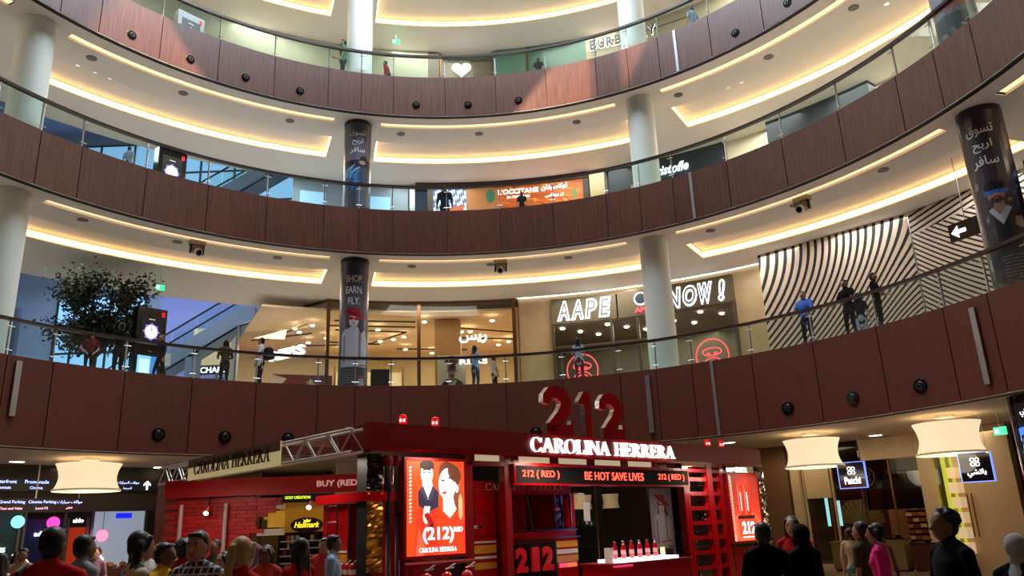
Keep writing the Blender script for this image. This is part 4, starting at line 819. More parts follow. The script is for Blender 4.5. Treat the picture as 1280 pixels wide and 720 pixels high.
for k, (p, r_, w_, h_, m_) in enumerate(((42.7, 17.0, .75, .82, 'khaki'), (45.7, 17.1, .5, .82, 'khaki'), (47.9, 17.1, .5, .9, 'khaki'), (50.6, 17.2, .8, .75, 'mahog'))):
    x, y = pol(r_, p); t = empty('display_counter', ('khaki box counter with a dish on top outside the shop, left', 'short khaki box counter left of the pair near the shop door', 'taller khaki box counter right of the pair near the shop door', 'mahogany display counter with jars near the shop door')[k], 'counter', (x, y, 0), -p)
    mm = mat('khaki', (120, 96, 52), .5) if m_ == 'khaki' else mahog; MB().box(-w_/2, w_/2, -.25, .25, .05, h_).build('body', mm, t); MB().box(-w_/2-.03, w_/2+.03, -.28, .28, h_, h_+.04).build('top', blackgloss if k > 1 else mm, t); MB().box(-w_/2+.03, w_/2-.03, -.22, .22, 0, .05).build('plinth', black, t)
    mb = MB(); mb.lathe([(.05, 0), (.14, .08), (.12, .09), (.03, .02)], 16, (0, 0, h_+.04)); mb.build('dish', gold if k else mahog, t, smooth=True)
# square hanging signs
for k, (p, t1) in enumerate(((47.6, 'Patchi'), (60.8, arabic('باتشي')))):
    c = Vector(pol(15.0, p, 0)); t = empty('hanging_sign', ('square dark sign with blue edge and white logo reading Patchi', 'square dark sign with blue edge and Arabic lettering, right')[k], 'sign', (c.x, c.y, 2.38 if k == 0 else 2.33), -p+(10 if k == 0 else 18))
    MB().box(-.36, .36, -.06, .06, 0, .70).build('board', blackgloss, t)
    for a in (((-.38, -.36, -.07, .07, -.02, .72)), ((.36, .38, -.07, .07, -.02, .72)), ((-.36, .36, -.07, .07, .70, .72)), ((-.36, .36, -.07, .07, -.02, 0))): MB().box(*a).build('glowing_edge', mat('edge_blue', (110, 140, 240), .5, emit=1.4), t)
    mp = plane_map((0, -.065, .1), (1, 0, 0), (0, -1, 0)); text_obj('lettering', t1, mp, w=.44, h=.2, depth=.01, m=neon_e, parent=t, bold=.025)
    for sx in (-.055, .055):
        for sz in (.42, .53): mb = ring_tube(plane_map((sx, -.07, sz), (1, 0, 0), (0, -1, 0)), 0, 0, .045, .045, 0, 360, .011, 16); mb.build('logo_loop', neon_e, t)
    for sx in (-.3, .3): mb = MB(); mb.tube((sx, 0, .72), (sx, 0, 1.61 if k == 0 else 1.66), .008, n=5); mb.build('wire', steel, t)
mb = ring_tube(ring_map(18.0, 44.4, 2.78), 0, 0, .3, .3, 0, 360, .02, 28); t = empty('round_logo', 'round gold four-loop logo on the shop glass beside the blue sign', 'logo'); mb.build('ring', bronze, t)
for sx in (-.09, .09):
    for sz in (-.09, .09): ring_tube(ring_map(18.0, 44.4, 2.78), sx, sz, .08, .08, 0, 360, .015, 16).build('loop', bronze, t)
exit_sign(pol(15.4, 62.9, 3.98), -63, 'green exit sign hanging right of the farthest drum lampshade')
# screen-clad pillar at the right edge
x, y = pol(CR, 73.4); t = empty('screen_pillar', 'pillar clad in glossy dark glass with a blue city video screen, right edge', 'pillar', (x, y, 0), 0)
mb = MB(); mb.lathe([(.66, 0), (.66, 3.99)], 40); mb.build('pillar_skin', blackgloss, t, smooth=True)
cv = Canvas(120, 200, (10, 14, 30)); rn = random.Random(9)
for k in range(240): u_, v_ = rn.random(), rn.uniform(.0, .78); cv.poly([(u_, v_), (u_+.02, v_), (u_+.02, v_+rn.uniform(.01, .1)), (u_, v_+.02)], rn.choice([(40, 90, 200), (90, 160, 240), (20, 50, 120), (150, 200, 255), (12, 20, 50)]))
cv.poly([(0, .74), (1, .78), (1, .84), (0, .8)], (60, 120, 240)); cv.poly([(0, .84), (1, .84), (1, 1), (0, 1)], (8, 8, 12)); cv.ell(.5, .6, .12, .05, (14, 18, 36))
ang = math.degrees(math.atan2(1.4775-x, -13.21-y))
link('screen', cv.mesh(lambda p: (.67*math.sin(math.radians(ang)-(p[0]-.5)*2.2), .67*math.cos(math.radians(ang)-(p[0]-.5)*2.2), 1.2+2.6*p[1]), attr_s, 8), t)
text_obj('lettering', arabic('سوق دبي'), col_map(0, 0, .675, ang+25, 3.5), w=.55, h=.2, depth=.01, m=neon_e, parent=t)
mb = MB(); mb.tube((.7*math.sin(math.radians(ang+72)), .7*math.cos(math.radians(ang+72)), 0), (.7*math.sin(math.radians(ang+72)), .7*math.cos(math.radians(ang+72)), 3.98), .04); mb.build('chrome_edge', chrome, t, smooth=True)

# card and gift shops seen through the gap in the brick wall
sf = empty('shopfront', 'yellow slatted shopfront with an oval brown crown sign, seen through the gap', 'shopfront')
for k in range(12): MB().band(17.95, 18.05, 1.78+.088*k, 1.78+.088*k+.08, -23.9, -17.8, 2).build('slat', mat('yellow_slat', (214, 150, 44), .5, emit=.12), sf)
MB().band(18.05, 18.1, 0, 2.85, -24, -17.6).build('backing', dk, sf)
MB().band(17.8, 18.05, 2.85, 3.2, -23.9, -17.6).build('sign_band', black, sf); text_obj('lettering', 'GOLF CREATIONS', ring_map(17.78, -22.0, 2.95), w=.95, h=.1, depth=.02, m=mat('lime_text', (220, 240, 60), .5, emit=1.8), parent=sf)
mp = ring_map(17.8, -20.9, 2.02); O = Vector(mp((0, 0, 0))); n_ = Vector(pol(-1, -20.9, 0)); ex = n_.cross(Vector((0, 0, 1)))*-1
mb = MB(); mb.prism([(.58*math.cos(2*PI*i/32), .27*math.sin(2*PI*i/32)) for i in range(32)], O, ex, (0, 0, 1), n_, 0, .05); mb.build('oval_sign', mat('sign_oval_brown', (58, 26, 14), .4), sf)
lime = mat('crown_yellow', (235, 225, 40), .5, emit=1.4); mb = MB(); mb.prism([(-.1, .1), (.1, .1), (.13, .2), (.05, .15), (0, .22), (-.05, .15), (-.13, .2)], O, ex, (0, 0, 1), n_, .05, .07); mb.build('crown', lime, sf)
text_obj('lettering', 'Hallmark', ring_map(17.74, -20.9, 1.93), w=.9, h=.2, depth=.02, m=lime, parent=sf, bold=.02, shear=.3)
MB().band(17.9, 18.0, 0, 2.9, -26.0, -24.0).build('pier', mat('olive_panel', (110, 84, 24), .6), sf)
for k in range(6): MB().band(17.7, 17.9, .2+.25*k, .24+.25*k, -23.8, -19).build('shelf', white, sf)
rn = random.Random(8)
for k in range(30): p = rn.uniform(-23.6, -19.2); z = .24+.25*rn.randrange(6); MB().band(17.7, 17.85, z, z+.18, p, p+.35).build('card', mat('card_%d' % (k % 4), [(200, 180, 170), (170, 60, 60), (120, 120, 140), (220, 200, 120)][k % 4], .6), sf)
lamp('shop_lamp', 'AREA', pol(17.2, -21, 3.9), 22, (1, .85, .6), shape='RECTANGLE', size=2.5, size_y=.8)
t = empty('hanging_sign', 'black sign with white lettering THE PALMYRA above the red wall', 'sign', pol(16, -16.3, 3.5), 16); MB().box(-.62, .62, -.05, .05, 0, .42).build('board', black, t)
for k, s_ in enumerate(('THE', 'PALMYRA')): text_obj('lettering', s_, plane_map((0, -.06, .24-.2*k), (1, 0, 0), (0, -1, 0)), h=.11, depth=.01, m=neon_e, parent=t)
MB().band(17.9, 18.1, 0, 4, -17.4, 32.4).build('wall_ground_mid', mat('gf_mid_dark', (60, 46, 38), .6), kind='structure')
MB().band(17.9, 18.1, 0, 4, -36.4, -26.2).build('wall_ground_mid', mat('gf_mid_tan', (120, 96, 70), .6), kind='structure')

# ================================================================== THE RED KIOSK (local frame: x along its front, y into it)
KA = (-0.9725, -0.21); KR = 43.86
def kempty(name, label, cat, group=None): return empty(name, label, cat, (KA[0], KA[1], 0), KR, group)
FR = lambda O: plane_map(O, (1, 0, 0), (0, -1, 0))        # reads from the front
SD = lambda O: plane_map(O, (0, -1, 0), (-1, 0, 0))       # reads from the left side
def kbox(name, m, t, *a, **k): return MB().box(*a).build(name, m, t, **k)
# canopy
t = kempty('kiosk_canopy', 'long red fascia and roof of the kiosk carrying the white serif name', 'canopy')
kbox('fascia_board', reddark, t, 0, 12.42, 0, .12, 2.97, 3.41); kbox('side_fascia', reddark, t, 0, .12, .12, .9, 2.93, 3.38); kbox('end_fascia', reddark, t, 12.3, 12.42, .12, 3, 2.97, 3.41)
kbox('roof_panel', reddark, t, .12, 12.3, .12, 3.0, 3.32, 3.38); 
for k in range(6):
    a = 2.35+1.12*k
    kbox('canopy_rib', reddark, t, a-.12, a+.02, .1, .3, 2.82, 3.1)
    kbox('ceiling_panel', reddark, t, a-.1, a+1.0, .2, 2.4, 2.98, 3.0); kbox('lit_panel', mat('canopy_panel', (206, 190, 160), .45, emit=.5, ergb=(235, 215, 175)), t, a+.06, a+.92, .14, .17, 2.84, 2.965) if k != 5 else None
kbox('ceiling_panel', mat('canopy_taupe', (110, 96, 80), .4), t, .15, 2.2, .2, 2.4, 2.97, 3.0)
kbox('fascia_lip', redgloss, t, 0, 12.42, -.03, 0, 2.95, 3.0); kbox('front_beam', reddark, t, 2.1, 12.3, .0, .1, 2.76, 2.84)
for x0 in (2.15, 3.1, 8.8, 10.42): kbox('post', reddark, t, x0-.08, x0+.08, .0, .16, 0, 2.97)
# serif capitals, drawn as strokes of varying width
def serif(ch):
    P = []; th, tn, sf_ = .155, .045, .045
    def rect(x0, x1, y0, y1): P.append([(x0, y0), (x1, y0), (x1, y1), (x0, y1)])
    def stem(x, w=th, y0=0, y1=1, s0=1, s1=1):
        rect(x-w/2, x+w/2, y0, y1)
        if s0: rect(x-w/2-.09, x+w/2+.09, y0, y0+sf_)
        if s1: rect(x-w/2-.09, x+w/2+.09, y1-sf_, y1)
    def arc(cx, cy, rx, ry, a0, a1, n=20, tk=th, tmin=tn):
        o = []; i_ = []
        for k in range(n+1):
            a = math.radians(a0+(a1-a0)*k/n); w = tmin+(tk-tmin)*abs(math.cos(a))**1.6; o.append((cx+rx*math.cos(a), cy+ry*math.sin(a))); i_.append((cx+(rx-w)*math.cos(a), cy+(ry-max(w*.45, tmin))*math.sin(a)))
        for k in range(n): P.append([o[k], o[k+1], i_[k+1], i_[k]])
    if ch == 'C': arc(.46, .5, .42, .52, 38, 322, 26); rect(.79, .83, .66, .98); rect(.79, .83, .06, .3); return P, .88
    if ch == 'O': arc(.47, .5, .46, .52, 0, 360, 32); return P, .94
    if ch == 'I': stem(.18); return P, .36
    if ch == 'L': stem(.2); rect(.2, .7, 0, sf_); rect(.66, .71, 0, .28); return P, .74
    if ch == 'H': stem(.2); stem(.74); rect(.2, .74, .48, .48+sf_); return P, .94
    if ch == 'E': stem(.2); rect(.2, .7, 0, sf_); rect(.2, .68, 1-sf_, 1); rect(.66, .71, 0, .26); rect(.64, .69, .76, 1); rect(.2, .52, .49, .49+sf_); rect(.49, .53, .38, .65); return P, .76
    if ch == 'N': stem(.14, tn*1.2, 0, 1); stem(.82, tn*1.2, 0, 1, 0); P.append([(.06, 1), (.24, 1), (.86, 0), (.78, 0)]); return P, .94
    if ch == 'A':
        P.append([(.1, 0), (.15, 0), (.49, .96), (.44, 1)]); P.append([(.4, 1), (.52, 1), (.86, 0), (.69, 0)]); rect(.22, .72, .3, .3+sf_); rect(.0, .26, 0, sf_); rect(.6, .95, 0, sf_); return P, .94
    if ch == 'R': stem(.2); arc(.36, .745, .34, .255, -90, 90, 14, th*1.0); rect(.2, .38, 1-sf_, 1); rect(.2, .38, .49, .49+sf_); P.append([(.38, .5), (.54, .5), (.86, 0), (.68, 0)]); rect(.68, .92, 0, sf_); return P, .9
    return P, .4
def serif_word(word, O, ex, n, w, h, m, parent, depth=.05, name='letter'):
    adv = []; tot = 0
    for ch in word: g_, a = serif(ch) if ch != ' ' else ([], .42); adv.append((g_, a)); tot += a
    sx = w/tot; x = -w/2; exv = Vector(ex).normalized(); nv = Vector(n).normalized(); O = Vector(O)
    for ch, (g_, a) in zip(word, adv):
        if g_:
            mb = MB()
            for pts in g_: mb.prism([(x+p[0]*sx, p[1]*h) for p in pts], O, exv, (0, 0, 1), nv, 0, depth)
            me = bpy.data.meshes.new('s'); me.from_pydata([tuple(v) for v in mb.v], [], mb.f); me.materials.append(m); link(name, me, parent)
        x += a*sx
serif_word('CAROLINA HERRERA', (6.08, 0, 3.055), (1, 0, 0), (0, -1, 0), 4.75, .28, mat('letter_glow', (255, 255, 255), .5, emit=1.3, ergb=(255, 250, 245)), t, .06)
# big free-standing numerals on the roof
chips = mat('mirror_chips', (210, 205, 200), .18, 1.0, var=.4, scale=18, bump=1.0)
for k, (ch, x0, x1) in enumerate((('2', 4.43, 5.42), ('1', 5.55, 6.12), ('2', 6.22, 7.16))):
    lab = ('large red numeral 2 with mirrored sides, first on the kiosk roof', 'large red numeral 1 with mirrored sides between the two 2s', 'large red numeral 2 with mirrored sides, last on the kiosk roof')[k]
    t = kempty('roof_numeral', lab, 'numeral', 'the numerals 212 on the kiosk roof')
    if ch == '2':
        cpts = []; 
        def sweep(path):
            L_, R_ = [], []
            for i, (px, py, w) in enumerate(path):
                a = path[max(i-1, 0)]; b = path[min(i+1, len(path)-1)]; dx, dy = b[0]-a[0], b[1]-a[1]; q = math.hypot(dx, dy); nx, ny = -dy/q, dx/q
                L_.append((px+nx*w/2, py+ny*w/2)); R_.append((px-nx*w/2, py-ny*w/2))
            return L_, R_
        path = [(.14, .66, .2), (.16, .78, .24), (.28, .89, .24), (.46, .92, .25), (.66, .86, .30), (.76, .72, .34), (.72, .56, .33), (.58, .42, .28), (.40, .28, .25), (.28, .17, .26), (.26, .1, .26)]
        L_, R_ = sweep(path)
        quads = [[L_[i], L_[i+1], R_[i+1], R_[i]] for i in range(len(path)-1)]+[[(.13, 0), (.95, 0), (.95, .26), (.13, .26)], [(.85, .2), (.95, .2), (.95, .36), (.9, .36)]]
    else:
        quads = [[(.36, 0), (.74, 0), (.74, 1), (.36, 1)], [(.36, 1), (.36, .72), (.05, .72), (.05, .78)], [(.2, 0), (.9, 0), (.9, .06), (.2, .06)]]
    mb = MB(); w_ = x1-x0
    for q in quads:
        a = [(x0+p[0]*w_, p[1]*1.03) for p in q]; O = Vector((0, .45, 3.43)); e1, e2 = Vector((1, 0, 0)), Vector((0, 0, 1))
        n = len(a); fr = [O+e1*p[0]+e2*p[1]+Vector((0, -.13, 0)) for p in a]; bk = [O+e1*p[0]+e2*p[1] for p in a]
        mb.add(fr+bk, [tuple(range(n)), tuple(range(2*n-1, n-1, -1))], 0); mb.add(fr+bk, [(i, (i+1) % n, n+(i+1) % n, n+i) for i in range(n)], 1)
    mb.build('numeral', [redgloss, chips], t)
    MB().box(x0+w_*.15, x1-.02, .1, .45, 3.38, 3.43).build('foot_plate', chrome, t)
# red beacons
for k, x in enumerate((.87, 1.58, 10.33, 10.96)):
    t = empty('beacon_light', ('red beacon light at the left end of the kiosk roof', 'red beacon light second from the left on the kiosk roof', 'red beacon light second from the right on the kiosk roof', 'red beacon light at the right end of the kiosk roof')[k], 'beacon', (0, 0, 0), 0, 'red beacons on the kiosk roof')
    c_ = Matrix.Rotation(math.radians(KR), 4, 'Z') @ Vector((x, .25, 0)); t.location = (KA[0]+c_.x, KA[1]+c_.y, 3.38)
    mb = MB(); mb.lathe([(.09, 0), (.09, .06)], 20); mb.build('base', mat('beacon_base', (180, 90, 80), .5), t, smooth=True)
    mb = MB(); mb.lathe([(.07, .06), (.07, .19), (.05, .23), (.02, .24)], 20); mb.build('dome', mat('beacon_red', (220, 16, 20), .15, emit=.45, ergb=(255, 20, 20)), t, smooth=True)
    for s_ in (-.03, .03): MB().box(s_-.018, s_+.018, -.085, -.065, .1, .15).build('lamp_spot', mat('beacon_spot', (255, 150, 150), .5, emit=5, ergb=(255, 120, 120)), t)
# LED message board
t = kempty('led_board', 'long black LED message board with red words under the kiosk fascia', 'message board'); kbox('case', mat('led_black', (5, 4, 4), .9), t, 3.25, 8.85, -.06, .06, 2.45, 2.77)
for a in ((3.2, 8.9, -.07, .06, 2.77, 2.81), (3.2, 8.9, -.07, .06, 2.41, 2.45), (3.2, 3.25, -.07, .06, 2.45, 2.77), (8.85, 8.9, -.07, .06, 2.45, 2.77)): kbox('frame', redgloss, t, *a)
for s_, u, w in (('212 ( RED )', 3.93, 1.02), ('BE HOT SAVE LIVES', 6.18, 1.95), ('212 ( RED )', 8.2, 1.0)): text_obj('lettering', s_, FR((u, -.065, 2.53)), w=w, h=.165, depth=.01, m=led_e, parent=t)
# fire truck
t = kempty('fire_truck', 'red fire truck front with yellow and white stripes under the kiosk canopy', 'truck')
kbox('side_body', redgloss, t, 2.25, 2.98, .25, 2.4, 0.05, 2.5); kbox('cab_body', redgloss, t, 3.2, 5.15, .22, 2.4, .05, 1.55); kbox('cab_header', redgloss, t, 3.2, 5.05, .22, 2.4, 2.26, 2.44); kbox('window_pillar', redgloss, t, 4.98, 5.12, .2, .4, 1.55, 2.28); kbox('window_pillar', redgloss, t, 3.12, 3.2, .2, .4, 1.55, 2.28); kbox('cab_back', reddark, t, 3.2, 5.0, 1.5, 1.6, .3, 2.3)
kbox('windscreen', glass_mat('red_glass', (235, 120, 120), .1, .0), t, 3.2, 4.98, .26, .28, 1.6, 2.26)
for a in ((3.12, 5.12, .15, .2, 1.55, 1.585), (3.1, 5.2, .16, .2, 1.42, 1.445), (4.96, 4.985, .16, .2, 1.6, 2.26)): kbox('chrome_trim', chrome, t, *a)
mb = MB(); mb.tube((3.9, .2, 1.6), (3.75, .18, 2.2), .012, n=6); mb.build('wiper', darksteel, t)
for k in range(6): kbox('grille_curtain_slat', mat('brass_slat', (170, 120, 50), .4, .5), t, 4.42+.07*k, 4.46+.07*k, .5, .54, 1.6, 2.25)
kbox('grille_panel', black, t, 3.22, 4.47, .14, .22, .35, 1.36)
for k in range(24): kbox('grille_bar', darksteel, t, 3.25+.05*k, 3.265+.05*k, .115, .14, .36, 1.35)
for ch, u in (('2', 3.47), ('1', 3.83), ('2', 4.17)): text_obj('numeral', ch, FR((u, .1, .84)), w=.3 if ch == '2' else .2, h=.44, depth=.04, m=mat('numeral_red', (190, 20, 26), .3, emit=.15), parent=t, bold=.05)
for z0, z1, m_ in ((1.24, 1.36, yellow), (1.12, 1.2, white), (.98, 1.08, yellow)): kbox('stripe', m_, t, 4.5, 5.16, .205, .222, z0, z1)
for z0, z1, m_ in ((1.40, 1.43, white), (1.22, 1.36, yellow), (1.13, 1.17, white), (.95, 1.06, yellow)): kbox('stripe', m_, t, 2.3, 2.97, .235, .252, z0, z1)
for z0, z1 in ((1.52, 1.9), (1.95, 2.35)): 
    for a in ((2.45, 2.95, z0, z0+.012), (2.45, 2.95, z1-.012, z1)): kbox('locker_edge', reddark, t, a[0], a[1], .235, .25, a[2], a[3])
    for u in (2.45, 2.94): kbox('locker_edge', reddark, t, u, u+.012, .235, .25, z0, z1)
mb = MB(); mb.tube((2.34, .2, 1.68), (2.48, .18, 1.68), .03, .03, 10); mb.tube((2.48, .2, 1.68), (2.48, .1, 1.68), .035, .03, 10); mb.build('door_handle', chrome, t, smooth=True)
serif_word('CAROLINA HERRERA', (3.75, .2, 2.335), (1, 0, 0), (0, -1, 0), 2.1, .12, mat('letter_pinkgrey', (196, 150, 150), .5), t, .012)
mb = MB(); mb.tube((5.12, .2, 2.28), (5.22, .02, 2.25), .018, n=8); mb.tube((5.22, .02, 2.25), (5.27, .02, 1.66), .018, n=8); mb.build('mirror_arm', white, t, smooth=True); kbox('side_mirror', white, t, 5.2, 5.32, -.04, .03, 1.72, 2.08)
kbox('headlamp', mat('lamp_orange', (230, 120, 60), .3, emit=.8), t, 4.85, 5.1, .2, .22, .86, .94); kbox('headlamp', mat('lamp_pink', (240, 80, 120), .3, emit=.8), t, 4.6, 4.83, .2, .22, .86, .94)
# light boxes
def lightbox(u0, u1, z0, z1, cv, lab, v=-.02):
    t = kempty('light_box', lab, 'light box'); link('print', cv.mesh(lambda p: (u0+(u1-u0)*p[0], v-.065, z0+(z1-z0)*p[1]), attr_e), t)
    for a in ((u0-.05, u0, z0-.05, z1+.05), (u1, u1+.05, z0-.05, z1+.05), (u0, u1, z1, z1+.05), (u0, u1, z0-.05, z0)): kbox('frame', reddark, t, a[0], a[1], v-.08, v+.05, a[2], a[3])
    kbox('case', black, t, u0, u1, v-.06, v+.05, z0, z1); return t
OR = (236, 62, 26); cv = Canvas(150, 190, OR); asp = 150/190*1.22
SK, SKD = (236, 214, 200), (196, 150, 128)
cv.poly([(.13, 0), (.17, .45), (.3, .66), (.45, .62), (.56, .5), (.56, 0)], (214, 50, 22)); cv.poly([(.15, 0), (.2, .3), (.3, .1), (.28, 0)], (240, 90, 60))
cv.poly([(.19, .66), (.27, .73), (.36, .64), (.45, .73), (.54, .66), (.54, .5), (.36, .45), (.2, .52)], (44, 42, 56)); cv.poly([(.27, .80), (.42, .80), (.46, .68), (.36, .58), (.27, .7)], SK)
cv.poly([(.22, .7), (.28, .73), (.36, .6), (.33, .56)], (60, 58, 74)); cv.poly([(.44, .73), (.49, .7), (.4, .55), (.36, .6)], (56, 54, 70))
cv.ell(.345, .86, .105, .115, SK); cv.poly([(.27, .82), (.3, .75), (.39, .75), (.43, .82)], SK); cv.ell(.345, .955, .125, .055, (34, 22, 24)); cv.poly([(.22, .96), (.25, .96), (.25, .86), (.235, .86)], (34, 22, 24)); cv.poly([(.44, .96), (.47, .96), (.455, .86), (.445, .86)], (34, 22, 24))
for ex_ in (.3, .39): cv.ell(ex_, .875, .024, .009, (60, 46, 50)); cv.poly([(ex_-.035, .895), (ex_+.035, .895), (ex_+.03, .903), (ex_-.03, .903)], (70, 50, 48))
cv.ell(.345, .835, .014, .03, (222, 190, 172)); cv.ell(.345, .79, .035, .008, (180, 110, 100)); cv.poly([(.24, .88), (.26, .88), (.3, .76), (.27, .78)], SKD, .5)
cv.poly([(.52, 0), (.52, .36), (.62, .46), (.8, .5), (.93, .44), (1, .34), (1, 0)], (226, 56, 24)); cv.poly([(.62, .62), (.84, .66), (.86, .48), (.74, .38), (.62, .46)], (240, 222, 208))
cv.ell(.87, .62, .07, .16, (120, 66, 44), 10); cv.ell(.93, .5, .04, .14, (200, 150, 110)); cv.ell(.74, .86, .2, .13, (84, 46, 34), -18); cv.ell(.7, .75, .155, .175, SK, -12); cv.ell(.87, .70, .03, .045, SK); cv.ell(.83, .87, .13, .09, (84, 46, 34), -30)
cv.ell(.62, .79, .035, .012, (70, 60, 70)); cv.ell(.75, .82, .035, .013, (70, 60, 70)); cv.poly([(.57, .82), (.66, .825), (.66, .832), (.58, .83)], (110, 74, 60)); cv.poly([(.7, .85), (.79, .865), (.79, .873), (.7, .858)], (110, 74, 60)); cv.ell(.66, .74, .016, .035, (222, 190, 172)); cv.ell(.645, .655, .045, .016, (190, 70, 66)); cv.ell(.645, .655, .035, .005, (120, 30, 36))
cv.ell(.33, .4, .055, .075, SK); [cv.ell(.3+.025*k, .47, .013, .045, (244, 226, 214), -14) for k in range(4)]; cv.poly([(.29, .42), (.36, .45), (.46, .34), (.4, .29)], (150, 20, 24)); cv.poly([(.36, .3), (.46, .33), (.44, .28), (.38, .27)], (50, 16, 20))
for k in range(16): cv.poly([(.045, .34+.038*k), (.085, .345+.038*k), (.085, .365+.038*k), (.045, .36+.038*k)], (250, 200, 186))
lb1 = lightbox(.70, 1.95, 1.26, 2.80, cv, 'glowing orange light box poster of a man and a woman reading (212)')
for s_, u, z, w, h in (('(212)', 1.37, 1.44, .66, .27), ('RED', 1.80, 1.62, .2, .08)): text_obj('lettering', s_, FR((u, -.088, z)), w=w, h=h, depth=.004, m=neon_e, parent=lb1, bold=.03)
serif_word('CAROLINA HERRERA', (1.36, -.088, 1.31), (1, 0, 0), (0, -1, 0), .8, .07, neon_e, lb1, .004)
cv = Canvas(130, 170, (170, 34, 20)); cv.grad((120, 30, 22), (236, 70, 40)); cv.poly([(0, 0), (.09, 0), (.09, 1), (0, 1)], (240, 150, 130)); cv.ell(.5, .2, .5, .25, (240, 110, 70), 0, .6)
for cx_ in (.36, .58): cv.poly([(cx_-.1, .38), (cx_-.1, .86), (cx_-.06, .92), (cx_+.06, .92), (cx_+.1, .86), (cx_+.1, .38)], (222, 36, 20)); cv.poly([(cx_-.085, .4), (cx_-.085, .86), (cx_-.06, .86), (cx_-.06, .4)], (250, 110, 80)); cv.poly([(cx_-.015, .45), (cx_-.015, .75), (cx_+.02, .75), (cx_+.02, .45)], (245, 220, 210))
cv.poly([(.2, .33), (.76, .33), (.8, .38), (.2, .38)], (40, 16, 14)); cv.poly([(.24, .05), (.8, .05), (.84, .33), (.2, .33)], (214, 60, 36)); 
for k in range(12): cv.poly([(.03, .3+.05*k), (.065, .3+.05*k), (.065, .33+.05*k), (.03, .33+.05*k)], (120, 30, 24))
lb2 = lightbox(10.55, 11.92, 1.12, 2.70, cv, 'glowing red light box poster of two red bottles at the right end of the kiosk')
text_obj('lettering', '212', FR((11.27, -.088, 1.28)), w=.62, h=.3, depth=.004, m=neon_e, parent=lb2, bold=.04); kbox('underline', neon_e, lb2, 10.95, 11.6, -.09, -.086, 1.19, 1.22)
t = kempty('small_sign', 'small glowing white 212 sign above the right light box', 'sign'); kbox('board', chrome, t, 10.6, 11.9, -.04, .02, 2.78, 2.94); text_obj('lettering', '212', FR((11.3, -.045, 2.79)), w=.55, h=.13, depth=.01, m=neon_e, parent=t, bold=.06)
# left end: gold foil pillar, chrome pipes
def wavy(name, u0, u1, z0, z1, m, t, y0=0.0, n=26, amp=.05, sd=1):
    r_ = random.Random(sd); mb = MB(); vs = []; fs = []; nx = 4
    for j in range(n+1):
        for i in range(nx+1): vs.append((u0+(u1-u0)*i/nx, y0-r_.random()*amp, z0+(z1-z0)*j/n))
    for j in range(n):
        for i in range(nx): a = j*(nx+1)+i; fs.append((a, a+1, a+nx+2, a+nx+1))
    mb.add(vs, fs); return mb.build(name, m, t)
t = kempty('foil_pillar', 'crinkled gold foil pillar with black cap at the near kiosk corner', 'pillar'); kbox('core', black, t, .02, .3, .05, .35, 0, 2.9); wavy('gold_foil', .0, .3, 1.05, 2.3, gold, t, .02, 30, .03); wavy('dark_foil', 0, .3, 2.3, 2.85, mat('dark_foil', (50, 40, 34), .2, .8, bump=.5), t, .05)
mb = MB(); vs = []; 
t2 = kempty('foil_pillar', 'dark crinkled foil strip right of the man and woman poster', 'pillar'); kbox('core', black, t2, 2.0, 2.2, .1, .4, 0, 2.9); wavy('gold_foil', 2.0, 2.2, 2.35, 2.85, gold, t2, .08, 12); wavy('dark_foil', 2.0, 2.2, .6, 2.35, mat('dark_foil2', (70, 62, 50), .2, .9, bump=.6), t2, .08)
for k, (u, lab) in enumerate(((.42, 'left chrome pipe beside the man and woman poster'), (.60, 'right chrome pipe touching the man and woman poster frame'))):
    t = empty('chrome_pipe', lab, 'pipe', group='chrome pipes of the kiosk'); c_ = Matrix.Rotation(math.radians(KR), 4, 'Z') @ Vector((u, .05, 0)); t.location = (KA[0]+c_.x, KA[1]+c_.y, 0)
    mb = MB(); mb.lathe([(.062, 0), (.062, 2.78)], 20); mb.build('pipe', chrome, t, smooth=True)
    for z in (1.9, .9): mb = MB(); mb.lathe([(.07, z), (.07, z+.05)], 20); mb.build('collar', darksteel, t, smooth=True)
    mb = MB(); mb.lathe([(.08, 2.7), (.11, 2.8), (.07, 2.88)], 16); mb.build('red_cap', reddark, t, smooth=True)
t = kempty('chrome_pillar', 'crinkled chrome pillar at the right end of the kiosk', 'pillar'); kbox('core', darksteel, t, 12.08, 12.36, .02, .3, 0, 2.96); wavy('chrome_foil', 12.05, 12.38, .1, 2.9, mat('crumpled_chrome', (200, 190, 180), .15, 1, bump=.7), t, .0, 40, .09)
# extinguishers on a rail under the poster
t = kempty('rail', 'red tubular rail under the man and woman poster', 'rail'); mb = MB(); mb.tube((.65, -.1, 1.13), (2.1, -.1, 1.13), .035, n=10); mb.build('tube', reddark, t); 
for u in (.68, 2.06): mb = MB(); mb.tube((u, -.1, 0), (u, -.1, 1.13), .03, n=8); mb.build('leg', reddark, t)
for k, u in enumerate((.93, 1.35, 1.78)):
    t = empty('fire_extinguisher', 'red fire extinguisher with white handle, %s under the man and woman poster' % ('left', 'middle', 'right')[k], 'fire extinguisher', group='extinguishers under the poster'); c_ = Matrix.Rotation(math.radians(KR), 4, 'Z') @ Vector((u, -.32, 0)); t.location = (KA[0]+c_.x, KA[1]+c_.y, .42)
    mb = MB(); mb.lathe([(.09, 0), (.1, .03), (.1, .48), (.075, .55), (.03, .58), (.03, .61)], 20); mb.build('cylinder', redgloss, t, smooth=True)
    mb = MB(); mb.tube((-.02, 0, .6), (.14, -.02, .7), .014, n=6); mb.tube((-.02, 0, .62), (.12, -.02, .64), .014, n=6); mb.build('handle', white, t); mb = MB(); mb.lathe([(.101, .42), (.101, .45)], 20); mb.build('label_band', white, t)
    MB().box(-.15, .15, -.12, .12, -.42, 0).build('stand', black, t)
